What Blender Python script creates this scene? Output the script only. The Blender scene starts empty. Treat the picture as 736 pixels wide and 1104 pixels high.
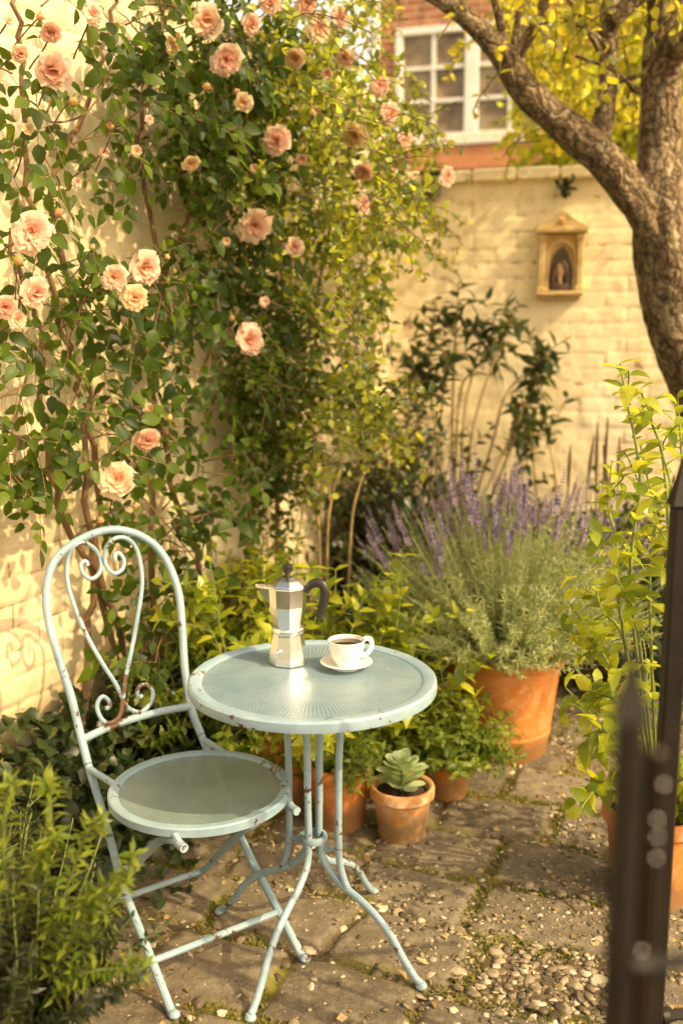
import bpy, math, random
import numpy as np
from mathutils import Vector
from math import radians, sin, cos, tan, pi, atan2, sqrt

rng = np.random.default_rng(7)
random.seed(7)
sc = bpy.context.scene
COL = sc.collection
A_ = np.array
UPV = A_([0., 0., 1.])

# ------------------------------------------------------------------ survey of the photograph (camera model -> real positions)
FPX, PITCH, CAMH = 1100.0, radians(10), 1.545
CAM = A_([0, 0, CAMH])
CF = A_([0, cos(PITCH), -sin(PITCH)]); CU = A_([0, sin(PITCH), cos(PITCH)]); CR = A_([1., 0, 0])
def ray(px, py): return CF + CR * (px - 368) / FPX + CU * (552 - py) / FPX
def at(px, py, Y):
    v = ray(px, py); return CAM + v * (Y / v[1])
def onplane(px, py, o, n):
    v = ray(px, py); return CAM + v * (np.dot(o - CAM, n) / np.dot(v, n))
W0 = A_([-.908, 3.022, 0.]); WD = A_([.42, .908, 0.]); WD /= np.linalg.norm(WD); WN = A_([WD[1], -WD[0], 0.])
CORNER = A_([.27, 5.569, 0.]); BD = A_([.956, -.292, 0.]); BD /= np.linalg.norm(BD); BN = A_([BD[1], -BD[0], 0.])
def wallp(px, py, off=0.): return onplane(px, py, W0 + WN * off, WN)
def backp(px, py, off=0.): return onplane(px, py, CORNER + BN * off, BN)

# ------------------------------------------------------------------ object helpers
def link(o, parent=None):
    COL.objects.link(o)
    if parent is not None: o.parent = parent
    return o
def tag(o, label=None, cat=None, group=None, kind=None):
    if label: o['label'] = label
    if cat: o['category'] = cat
    if group: o['group'] = group
    if kind: o['kind'] = kind
    return o
def thing(name, label, cat, loc=(0, 0, 0), rz=0., group=None):
    o = bpy.data.objects.new(name, None); link(o)
    o.empty_display_size = .05
    o.location = [float(q) for q in loc]; o.rotation_euler = (0, 0, rz)
    return tag(o, label, cat, group)
def meshdata(name, V, polys, mat, smooth=True, attr=None):
    """V Nx3, polys = list of face index lists or (list of arrays of equal sized faces)"""
    me = bpy.data.meshes.new(name)
    V = np.asarray(V, dtype=np.float32)
    me.vertices.add(len(V)); me.vertices.foreach_set('co', V.ravel())
    if polys and isinstance(polys[0], np.ndarray):
        tot = np.concatenate([np.full(len(p), p.shape[1], dtype=np.int32) for p in polys])
        idx = np.concatenate([p.ravel() for p in polys]).astype(np.int32)
    else:
        tot = A_([len(p) for p in polys], dtype=np.int32)
        idx = np.concatenate([np.asarray(p) for p in polys]).astype(np.int32)
    st = np.concatenate([[0], np.cumsum(tot)[:-1]]).astype(np.int32)
    me.loops.add(len(idx)); me.loops.foreach_set('vertex_index', idx)
    me.polygons.add(len(tot)); me.polygons.foreach_set('loop_start', st)
    me.polygons.foreach_set('loop_total', tot)
    if attr:
        for k, a in attr.items():
            at_ = me.attributes.new(k, 'FLOAT', 'POINT'); at_.data.foreach_set('value', np.asarray(a, dtype=np.float32))
    me.update(calc_edges=True); me.validate()
    me.polygons.foreach_set('use_smooth', np.full(len(me.polygons), smooth))
    if mat: me.materials.append(mat)
    return me
def obj(name, V, polys, mat, parent=None, smooth=True, attr=None, autos=None):
    o = bpy.data.objects.new(name, meshdata(name, V, polys, mat, smooth, attr)); link(o, parent)
    if autos is not None:
        o.data.set_sharp_from_angle(angle=radians(autos))
    return o

class MB:
    """collects simple shapes into one mesh"""
    def __init__(s): s.V = []; s.F = []; s.n = 0
    def add(s, V, F):
        s.V.append(np.asarray(V, dtype=float)); s.F += [[i + s.n for i in f] for f in F]; s.n += len(V); return s
    def tube(s, P, r, k=8, cap=True, jit=0., flat=1.):
        P = np.asarray(P, dtype=float); n = len(P)
        r = np.full(n, r) if np.isscalar(r) else np.asarray(r, dtype=float)
        T = np.gradient(P, axis=0); T /= np.linalg.norm(T, axis=1)[:, None] + 1e-12
        ref = A_([0, 0, 1.]) if abs(T[0][2]) < .9 else A_([1., 0, 0])
        u = np.cross(T[0], ref); u /= np.linalg.norm(u)
        V = []
        ang = np.arange(k) * 2 * pi / k
        for i in range(n):
            u = u - T[i] * np.dot(u, T[i]); u /= np.linalg.norm(u) + 1e-12
            w = np.cross(T[i], u)
            rr = r[i] * (1 + (rng.normal(0, jit, k) if jit else 0))
            V.append(P[i] + (np.cos(ang) * rr)[:, None] * u + (np.sin(ang) * rr * flat)[:, None] * w)
        V = np.concatenate(V)
        F = [[i * k + j, i * k + (j + 1) % k, (i + 1) * k + (j + 1) % k, (i + 1) * k + j] for i in range(n - 1) for j in range(k)]
        if cap: F += [list(range(k))[::-1], [(n - 1) * k + j for j in range(k)]]
        return s.add(V, F)
    def box(s, c, d, bev=.0, R=None):
        c = np.asarray(c, dtype=float); h = np.asarray(d, dtype=float) / 2
        if bev <= 0:
            V = A_([[x, y, z] for x in (-1, 1) for y in (-1, 1) for z in (-1, 1)]) * h
            F = [[0, 1, 3, 2], [4, 6, 7, 5], [0, 4, 5, 1], [2, 3, 7, 6], [0, 2, 6, 4], [1, 5, 7, 3]]
        else:
            b = min(bev, h.min() * .9); V = []; 
            lay = [(-h[2], b), (-h[2] + b, 0), (h[2] - b, 0), (h[2], b)]
            for z, q in lay:
                x, y = h[0] - q, h[1] - q
                V += [[-x + b, -y, z], [x - b, -y, z], [x, -y + b, z], [x, y - b, z], [x - b, y, z], [-x + b, y, z], [-x, y - b, z], [-x, -y + b, z]]
            V = A_(V); F = [list(range(8))[::-1], [24 + i for i in range(8)]]
            for l in range(3): F += [[l * 8 + j, l * 8 + (j + 1) % 8, l * 8 + 8 + (j + 1) % 8, l * 8 + 8 + j] for j in range(8)]
        if R is not None: V = V @ np.asarray(R).T
        return s.add(V + c, F)
    def lathe(s, prof, c=(0, 0, 0), k=40, closed=False, rot=0., cap=True):
        prof = list(prof); c = np.asarray(c, dtype=float); V = []
        for r, z in prof:
            for j in range(k):
                a = 2 * pi * j / k + rot; V.append([r * cos(a), r * sin(a), z])
        n = len(prof)
        F = []
        for i in range(n - 1):
            for j in range(k):
                a, b, c2, d = i * k + j, i * k + (j + 1) % k, (i + 1) * k + (j + 1) % k, (i + 1) * k + j
                if prof[i][0] < 1e-6: F.append([i * k, c2, d])
                elif prof[i + 1][0] < 1e-6: F.append([a, b, (i + 1) * k])
                else: F.append([a, b, c2, d])
        if closed: F += [[(n - 1) * k + j, (n - 1) * k + (j + 1) % k, (j + 1) % k, j] for j in range(k)]
        elif cap:
            if prof[0][0] > 1e-5: F.append(list(range(k))[::-1])
            if prof[-1][0] > 1e-5: F.append([(n - 1) * k + j for j in range(k)])
        return s.add(A_(V) + c, F)
    def ball(s, c, r, k=10, sc=(1, 1, 1)):
        n = k // 2 + 1
        V = []; c = np.asarray(c, dtype=float)
        for i in range(1, n):
            t = pi * i / n
            for j in range(k): V.append([sin(t) * cos(2 * pi * j / k), sin(t) * sin(2 * pi * j / k), -cos(t)])
        m = n - 1; V += [[0, 0, -1], [0, 0, 1]]
        F = [[i * k + j, i * k + (j + 1) % k, (i + 1) * k + (j + 1) % k, (i + 1) * k + j] for i in range(m - 1) for j in range(k)]
        F += [[m * k, (j + 1) % k, j] for j in range(k)] + [[m * k + 1, (m - 1) * k + j, (m - 1) * k + (j + 1) % k] for j in range(k)]
        return s.add(A_(V) * r * A_(sc) + c, F)
    def prism(s, poly, o, ex, ey, ez, depth):
        """poly in (ex,ey) plane extruded along ez"""
        o, ex, ey, ez = (np.asarray(q, dtype=float) for q in (o, ex, ey, ez)); n = len(poly)
        a = A_([o + ex * x + ey * y for x, y in poly]); b = a + ez * depth
        F = [list(range(n))[::-1], [n + i for i in range(n)]] + [[i, (i + 1) % n, n + (i + 1) % n, n + i] for i in range(n)]
        return s.add(np.concatenate([a, b]), F)
    def build(s, name, mat, parent=None, smooth=True, autos=40):
        V = np.concatenate(s.V)
        if parent is not None and isinstance(parent, bpy.types.Object):
            V = V - A_(world_loc(parent))
        return obj(name, V, s.F, mat, parent, smooth, autos=autos if smooth else None)
def world_loc(o):
    p = A_(o.location); q = o.parent
    while q is not None: p = p + A_(q.location); q = q.parent
    return p
def catmull(P, n=6, closed=False):
    P = np.asarray(P, dtype=float)
    Q = np.concatenate([[2 * P[0] - P[1]], P, [2 * P[-1] - P[-2]]])
    out = []
    for i in range(1, len(Q) - 2):
        a, b, c, d = Q[i - 1], Q[i], Q[i + 1], Q[i + 2]
        for t in np.arange(n) / n:
            out.append(.5 * (2 * b + (c - a) * t + (2 * a - 5 * b + 4 * c - d) * t * t + (3 * b - a - 3 * c + d) * t ** 3))
    out.append(P[-1]); return A_(out)

# ------------------------------------------------------------------ numeric noise
def vn(x, y, seed=0):
    x = np.asarray(x, dtype=float); y = np.asarray(y, dtype=float)
    xi = np.floor(x).astype(np.int64); yi = np.floor(y).astype(np.int64); fx = x - xi; fy = y - yi
    fx = fx * fx * (3 - 2 * fx); fy = fy * fy * (3 - 2 * fy)
    def h(a, b):
        q = (a * 374761393 + b * 668265263 + seed * 974634777) & 0xffffffff
        q = ((q ^ (q >> 13)) * 1274126177) & 0xffffffff
        return ((q ^ (q >> 16)) & 0xffff) / 65535.
    return (h(xi, yi) * (1 - fx) + h(xi + 1, yi) * fx) * (1 - fy) + (h(xi, yi + 1) * (1 - fx) + h(xi + 1, yi + 1) * fx) * fy
def fbm(x, y, seed=0, o=4):
    s = 0; a = .5
    for i in range(o): s = s + a * vn(x * 2 ** i, y * 2 ** i, seed + i * 17); a *= .5
    return s
def sstep(a, b, x):
    t = np.clip((x - a) / (b - a), 0, 1); return t * t * (3 - 2 * t)

# ------------------------------------------------------------------ materials
def newmat(name):
    m = bpy.data.materials.new(name); m.use_nodes = True
    nt = m.node_tree; nt.nodes.clear()
    out = nt.nodes.new('ShaderNodeOutputMaterial')
    return m, nt, out
def nd(nt, typ, ins=None, **kw):
    n = nt.nodes.new(typ)
    for k, v in kw.items(): setattr(n, k, v)
    for k, v in (ins or {}).items():
        if isinstance(v, bpy.types.NodeSocket): nt.links.new(v, n.inputs[k])
        elif v is not None:
            if isinstance(v, tuple) and len(v) == 3 and n.inputs[k].type == 'RGBA': v = (*v, 1)
            n.inputs[k].default_value = v
    return n
def ramp(nt, fac, stops, interp='LINEAR'):
    n = nt.nodes.new('ShaderNodeValToRGB'); cr = n.color_ramp; cr.interpolation = interp
    while len(cr.elements) < len(stops): cr.elements.new(.5)
    for e, (p, c) in zip(cr.elements, stops):
        e.position = p; e.color = (*c, 1) if len(c) == 3 else c
    nt.links.new(fac, n.inputs[0]); return n.outputs[0]
def mixc(nt, f, a, b, mode='MIX'):
    n = nt.nodes.new('ShaderNodeMix'); n.data_type = 'RGBA'; n.blend_type = mode
    for i, v in ((0, f), (6, a), (7, b)):
        if isinstance(v, bpy.types.NodeSocket): nt.links.new(v, n.inputs[i])
        else: n.inputs[i].default_value = (*v, 1) if isinstance(v, tuple) and len(v) == 3 else v
    return n.outputs[2]
def noise(nt, scale, detail=5, rough=.55, vec=None, dist=0.):
    n = nd(nt, 'ShaderNodeTexNoise', {'Scale': scale, 'Detail': detail, 'Roughness': rough, 'Distortion': dist, 'Vector': vec})
    return n.outputs['Fac']
def coords(nt, kind='Object'): return nt.nodes.new('ShaderNodeTexCoord').outputs[kind]
def attr(nt, name): 
    n = nt.nodes.new('ShaderNodeAttribute'); n.attribute_name = name; return n.outputs['Fac']
def bump(nt, h, strength=.4, dist=.01): return nd(nt, 'ShaderNodeBump', {'Height': h, 'Strength': strength, 'Distance': dist}).outputs[0]
def finish(m, nt, out, color, rough=.6, normal=None, metal=0., spec=.5, **extra):
    b = nd(nt, 'ShaderNodeBsdfPrincipled', {'Base Color': color, 'Roughness': rough, 'Metallic': metal, 'Specular IOR Level': spec, 'Normal': normal, **extra})
    nt.links.new(b.outputs[0], out.inputs[0]); return b

def leaf_mat(name, cols, trans, tf=.45, rough=.42, spec=.45, tip=None):
    m, nt, out = newmat(name)
    geo = nt.nodes.new('ShaderNodeNewGeometry')
    rnd = geo.outputs['Random Per Island']
    n = len(cols)
    c = ramp(nt, rnd, [(i / max(1, n - 1), q) for i, q in enumerate(cols)])
    cl = noise(nt, 3.0, 3, .5, coords(nt, 'Object'))
    c = mixc(nt, 1.0, c, ramp(nt, cl, [(.3, (.62, .66, .6)), (.7, (1.25, 1.2, 1.05))]), 'MULTIPLY')
    vein = noise(nt, 160., 2, .5, coords(nt, 'Object'))
    c = mixc(nt, 1.0, c, ramp(nt, vein, [(.3, (.85, .85, .85)), (.7, (1.12, 1.12, 1.1))]), 'MULTIPLY')
    # paler underside
    c2 = mixc(nt, geo.outputs['Backfacing'], c, mixc(nt, .35, c, (.22, .26, .12)))
    b = nd(nt, 'ShaderNodeBsdfPrincipled', {'Base Color': c2, 'Roughness': rough, 'Specular IOR Level': spec})
    t = nd(nt, 'ShaderNodeBsdfTranslucent', {'Color': mixc(nt, .5, mixc(nt, 1.0, c, (3.2, 3.0, 1.4), 'MULTIPLY'), trans)})
    mx = nd(nt, 'ShaderNodeMixShader', {0: tf, 1: b.outputs[0], 2: t.outputs[0]})
    nt.links.new(mx.outputs[0], out.inputs[0]); return m

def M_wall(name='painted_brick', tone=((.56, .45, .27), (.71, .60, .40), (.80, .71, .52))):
    m, nt, out = newmat(name); oc = coords(nt, 'Object')
    mort = attr(nt, 'mortar'); hgt = attr(nt, 'height')
    n1 = noise(nt, 1.6, 5, .6, oc); n2 = noise(nt, 14, 5, .65, oc); n3 = noise(nt, 60, 3, .6, oc)
    c = ramp(nt, n1, [(.3, tone[0]), (.52, tone[1]), (.72, tone[2])])
    c = mixc(nt, ramp(nt, n2, [(.5, (0, 0, 0)), (.78, (.75, .75, .75))]), c, (.50, .36, .18))
    # worn edges where the paint has gone from the joints
    mm = nd(nt, 'ShaderNodeMath', {0: mort, 1: n2}, operation='MULTIPLY').outputs[0]
    c = mixc(nt, ramp(nt, mm, [(.30, (0, 0, 0)), (.52, (.85, .85, .85))]), c, (.20, .12, .055))
    fk = nd(nt, 'ShaderNodeMath', {0: noise(nt, 5.5, 5, .7, oc), 1: nd(nt, 'ShaderNodeMath', {0: mort, 1: .06}, operation='MULTIPLY').outputs[0]}, operation='ADD').outputs[0]
    c = mixc(nt, ramp(nt, fk, [(.665, (0, 0, 0)), (.68, (.8, .8, .8))]), c, ramp(nt, n2, [(.3, (.22, .11, .055)), (.7, (.42, .25, .14))]))
    # damp, algae-stained foot of the wall
    z = nd(nt, 'ShaderNodeSeparateXYZ', {0: oc}).outputs[2]
    zz = nd(nt, 'ShaderNodeMath', {0: z, 1: nd(nt, 'ShaderNodeMath', {0: n1, 1: -.7}, operation='MULTIPLY').outputs[0]}, operation='ADD').outputs[0]
    c = mixc(nt, ramp(nt, zz, [(.0, (.8, .8, .8)), (.25, (0, 0, 0))]), c, (.22, .17, .07))
    finish(m, nt, out, c, .85, bump(nt, n3, .35, .004), spec=.25); return m
def M_paint():
    m, nt, out = newmat('chipped_blue_green_paint'); oc = coords(nt, 'Object')
    n1 = noise(nt, 9, 4, .6, oc); n2 = noise(nt, 55, 4, .62, oc); n3 = noise(nt, 8, 2, .5, oc)
    c = ramp(nt, n1, [(.3, (.19, .29, .36)), (.6, (.27, .37, .43)), (.75, (.38, .46, .50))])
    rust = nd(nt, 'ShaderNodeMath', {0: nd(nt, 'ShaderNodeMath', {0: n2, 1: .75}, operation='MULTIPLY').outputs[0], 1: nd(nt, 'ShaderNodeMath', {0: n3, 1: .75}, operation='MULTIPLY').outputs[0]}, operation='ADD').outputs[0]
    rf = ramp(nt, rust, [(.88, (0, 0, 0)), (.895, (1, 1, 1))])
    c = mixc(nt, rf, c, (.10, .05, .025))
    finish(m, nt, out, c, nd(nt, 'ShaderNodeMapRange', {0: n2, 3: .32, 4: .55}).outputs[0], bump(nt, rust, .25, .002), spec=.5); return m
def M_panel(name, c1, c2, rings, alpha_hole=.35, sc=500., rough=.28):
    m, nt, out = newmat(name); oc = coords(nt, 'Object')
    n1 = noise(nt, 7, 4, .6, oc); n2 = noise(nt, 45, 3, .6, oc)
    c = ramp(nt, n1, [(.32, c1), (.68, c2)])
    c = mixc(nt, ramp(nt, n2, [(.66, (0, 0, 0)), (.8, (.6, .6, .6))]), c, (.62, .60, .46))
    sep = nd(nt, 'ShaderNodeSeparateXYZ', {0: oc})
    ang = nd(nt, 'ShaderNodeMath', {0: sep.outputs[1], 1: sep.outputs[0]}, operation='ARCTAN2').outputs[0]
    rad = nd(nt, 'ShaderNodeVectorMath', {0: oc}, operation='LENGTH').outputs[1]
    a = nd(nt, 'ShaderNodeMath', {0: nd(nt, 'ShaderNodeMath', {0: ang, 1: rings}, operation='MULTIPLY').outputs[0]}, operation='SINE').outputs[0]
    r = nd(nt, 'ShaderNodeMath', {0: nd(nt, 'ShaderNodeMath', {0: rad, 1: sc}, operation='MULTIPLY').outputs[0]}, operation='SINE').outputs[0]
    pat = nd(nt, 'ShaderNodeMath', {0: a, 1: r}, operation='MULTIPLY').outputs[0]
    hole = ramp(nt, pat, [(.35, (0, 0, 0)), (.55, (1, 1, 1))])
    if name.endswith('tabletop'):
        slit = ramp(nt, a, [(.55, (0, 0, 0)), (.75, (1, 1, 1))])
        band = ramp(nt, rad, [(.175, (0, 0, 0)), (.182, (1, 1, 1)), (.246, (1, 1, 1)), (.252, (0, 0, 0))])
        hole = mixc(nt, band, hole, slit)
    c = mixc(nt, nd(nt, 'ShaderNodeMath', {0: hole, 1: .42}, operation='MULTIPLY').outputs[0], c, (.05, .075, .08))
    b = nd(nt, 'ShaderNodeBsdfPrincipled', {'Base Color': c, 'Roughness': rough, 'Specular IOR Level': .6, 'Coat Weight': .25, 'Coat Roughness': .12,
                                           'Normal': bump(nt, pat, .2, .002)})
    t = nt.nodes.new('ShaderNodeBsdfTransparent')
    mx = nd(nt, 'ShaderNodeMixShader', {0: nd(nt, 'ShaderNodeMath', {0: hole, 1: alpha_hole}, operation='MULTIPLY').outputs[0], 1: b.outputs[0], 2: t.outputs[0]})
    nt.links.new(mx.outputs[0], out.inputs[0]); return m
def M_terracotta(name='terracotta', lo=(.48, .15, .028), hi=(.68, .26, .06), bloom=.24):
    m, nt, out = newmat(name); oc = coords(nt, 'Object')
    n1 = noise(nt, 6, 5, .6, oc); n2 = noise(nt, 28, 5, .65, oc, .4); n3 = noise(nt, 140, 3, .5, oc)
    c = ramp(nt, n1, [(.3, lo), (.7, hi)])
    c = mixc(nt, nd(nt, 'ShaderNodeMath', {0: ramp(nt, n2, [(.46, (0, 0, 0)), (.66, (1, 1, 1))]), 1: bloom}, operation='MULTIPLY').outputs[0], c, (.72, .56, .38))
    c = mixc(nt, ramp(nt, noise(nt, 9, 5, .7, oc, 1.), [(.58, (0, 0, 0)), (.72, (.55, .55, .55))]), c, (.20, .13, .045))
    z = nd(nt, 'ShaderNodeSeparateXYZ', {0: oc}).outputs[2]
    zz = nd(nt, 'ShaderNodeMath', {0: z, 1: nd(nt, 'ShaderNodeMath', {0: n2, 1: -.12}, operation='MULTIPLY').outputs[0]}, operation='ADD').outputs[0]
    c = mixc(nt, ramp(nt, zz, [(.0, (.75, .75, .75)), (.06, (0, 0, 0))]), c, (.16, .10, .04))
    finish(m, nt, out, c, .78, bump(nt, n3, .2, .002), spec=.3); return m
def M_simple(name, c1, c2, scale=8, rough=.6, bs=.2, metal=0., spec=.5, detail=4, bscale=None, **ex):
    m, nt, out = newmat(name); oc = coords(nt, 'Object')
    n1 = noise(nt, scale, detail, .6, oc); nb = noise(nt, bscale or scale * 6, 4, .6, oc)
    finish(m, nt, out, ramp(nt, n1, [(.32, c1), (.68, c2)]), rough, bump(nt, nb, bs, .003), metal, spec, **ex); return m
def M_bark(name, c1, c2, c3, scale=1.):
    m, nt, out = newmat(name); oc = coords(nt, 'Object')
    if scale == 1.: oc = nd(nt, 'ShaderNodeCombineXYZ', {0: attr(nt, 'bark_x'), 1: attr(nt, 'bark_y'), 2: attr(nt, 'bark_z')}).outputs[0]
    mp = nd(nt, 'ShaderNodeMapping', {0: oc, 'Scale': (1, 1, .22)}).outputs[0]
    wn = nd(nt, 'ShaderNodeTexNoise', {'Vector': oc, 'Scale': 13., 'Detail': 4.}).outputs['Color']
    wv = nd(nt, 'ShaderNodeVectorMath', {0: wn, 1: (.13, .13, .13)}, operation='MULTIPLY').outputs[0]
    mp = nd(nt, 'ShaderNodeVectorMath', {0: mp, 1: wv}, operation='ADD').outputs[0]
    n1 = noise(nt, 22 * scale, 7, .68, mp, .6)
    vo = nd(nt, 'ShaderNodeTexVoronoi', {'Vector': mp, 'Scale': 24 * scale, 'Randomness': 1.}, feature='DISTANCE_TO_EDGE').outputs[0]
    c = ramp(nt, n1, [(.3, c1), (.5, c2), (.7, c3)])
    c = mixc(nt, ramp(nt, vo, [(.0, (.9, .9, .9)), (.14, (0, 0, 0))]), c, (.03, .018, .010))
    n2 = noise(nt, 5, 3, .5, oc)
    c = mixc(nt, ramp(nt, n2, [(.6, (0, 0, 0)), (.75, (.5, .5, .5))]), c, (.28, .27, .10))
    hh = nd(nt, 'ShaderNodeMath', {0: n1, 1: nd(nt, 'ShaderNodeMath', {0: vo, 1: 1.5}, operation='MULTIPLY').outputs[0]}, operation='ADD').outputs[0]
    finish(m, nt, out, c, .85, bump(nt, hh, 1., .022), spec=.2); return m
def M_stemtwo(name, c1, c2): return M_simple(name, c1, c2, 14, .65, .3)
def M_ground():
    m, nt, out = newmat('old_stone_paving'); oc = coords(nt, 'Object')
    slab = attr(nt, 'slab'); seam = attr(nt, 'seam'); tone = attr(nt, 'tone')
    n1 = noise(nt, 2.2, 5, .6, oc); n2 = noise(nt, 22, 6, .68, oc); n3 = noise(nt, 120, 4, .7, oc); n4 = noise(nt, 6, 3, .5, oc)
    st = ramp(nt, n2, [(.3, (.042, .033, .022)), (.5, (.13, .104, .072)), (.68, (.33, .275, .195))])
    st = mixc(nt, .55, st, ramp(nt, tone, [(0, (.055, .044, .030)), (.5, (.135, .108, .075)), (1, (.23, .19, .135))]))
    st = mixc(nt, ramp(nt, n3, [(.58, (0, 0, 0)), (.7, (.55, .55, .55))]), st, (.36, .28, .17))
    so = ramp(nt, n3, [(.35, (.045, .032, .018)), (.65, (.17, .125, .07))])
    c = mixc(nt, slab, so, st)
    mo = nd(nt, 'ShaderNodeMath', {0: seam, 1: ramp(nt, n4, [(.45, (0, 0, 0)), (.62, (1, 1, 1))])}, operation='MULTIPLY').outputs[0]
    c = mixc(nt, mo, c, mixc(nt, n3, (.07, .08, .012), (.26, .22, .03)))
    fl = ramp(nt, noise(nt, 3.1, 4, .6, oc, .5), [(.62, (0, 0, 0)), (.72, (.5, .5, .5))])
    c = mixc(nt, nd(nt, 'ShaderNodeMath', {0: fl, 1: n2}, operation='MULTIPLY').outputs[0], c, (.2, .17, .03))
    hh = nd(nt, 'ShaderNodeMath', {0: n2, 1: nd(nt, 'ShaderNodeMath', {0: n3, 1: .5}, operation='MULTIPLY').outputs[0]}, operation='ADD').outputs[0]
    finish(m, nt, out, c, .8, bump(nt, hh, .7, .008), spec=.3); return m
def M_pebble():
    m, nt, out = newmat('pebble_stone')
    rnd = nt.nodes.new('ShaderNodeNewGeometry').outputs['Random Per Island']
    c = ramp(nt, rnd, [(0, (.07, .052, .032)), (.35, (.17, .13, .082)), (.65, (.27, .215, .142)), (.9, (.42, .35, .25)), (1, (.58, .51, .39))])
    n = noise(nt, 60, 4, .6, coords(nt))
    c = mixc(nt, 1., c, ramp(nt, n, [(.3, (.7, .7, .68)), (.7, (1.15, 1.12, 1.08))]), 'MULTIPLY')
    finish(m, nt, out, c, .55, bump(nt, n, .3, .003), spec=.4); return m
def M_brick():
    m, nt, out = newmat('house_brick'); oc = coords(nt, 'Object')
    sp = nd(nt, 'ShaderNodeSeparateXYZ', {0: oc})
    v = nd(nt, 'ShaderNodeCombineXYZ', {0: sp.outputs[0], 1: sp.outputs[2]}).outputs[0]
    b = nd(nt, 'ShaderNodeTexBrick', {'Vector': v, 'Color1': (.40, .17, .09), 'Color2': (.30, .13, .075), 'Mortar': (.50, .38, .26), 'Scale': 1.0, 'Mortar Size': .008,
                                      'Brick Width': .22, 'Row Height': .075, 'Bias': 0.})
    n = noise(nt, 9, 5, .6, oc)
    c = mixc(nt, 1., b.outputs[0], ramp(nt, n, [(.3, (.7, .7, .7)), (.7, (1.3, 1.2, 1.1))]), 'MULTIPLY')
    finish(m, nt, out, c, .85, bump(nt, b.outputs[1], -.4, .01), spec=.2); return m
def M_glass(name='window_glass'):
    m, nt, out = newmat(name); n = noise(nt, 1.6, 2, .5, coords(nt))
    c = ramp(nt, noise(nt, 3.5, 4, .6, coords(nt)), [(.35, (.10, .06, .03)), (.6, (.30, .22, .12)), (.75, (.22, .22, .20))])
    finish(m, nt, out, c, .10, bump(nt, n, .08, .03), spec=.45); return m
def M_petal():
    m, nt, out = newmat('rose_petal'); tone = attr(nt, 'tone'); oc = coords(nt)
    c = ramp(nt, tone, [(0, (.86, .33, .09)), (.3, (.86, .44, .24)), (.6, (.86, .53, .38)), (1, (.87, .68, .55))])
    inf = nt.nodes.new('ShaderNodeObjectInfo').outputs['Random']
    c = mixc(nt, 1., c, ramp(nt, inf, [(0, (1, .92, .90)), (.35, (1, 1, 1)), (.7, (1, 1.05, .95)), (1, (1, 1.12, .78))]), 'MULTIPLY')
    n = noise(nt, 50, 3, .5, oc)
    b = nd(nt, 'ShaderNodeBsdfPrincipled', {'Base Color': c, 'Roughness': .5, 'Specular IOR Level': .25, 'Normal': bump(nt, n, .15, .003)})
    t = nd(nt, 'ShaderNodeBsdfTranslucent', {'Color': c})
    mx = nd(nt, 'ShaderNodeMixShader', {0: .48, 1: b.outputs[0], 2: t.outputs[0]})
    nt.links.new(mx.outputs[0], out.inputs[0]); return m
def M_metal(name, col, rough=.22):
    m, nt, out = newmat(name); oc = coords(nt)
    n = noise(nt, 40, 3, .5, oc)
    finish(m, nt, out, col, nd(nt, 'ShaderNodeMapRange', {0: n, 3: rough * .7, 4: rough * 1.5}).outputs[0], bump(nt, n, .04, .002), metal=1.); return m

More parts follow.
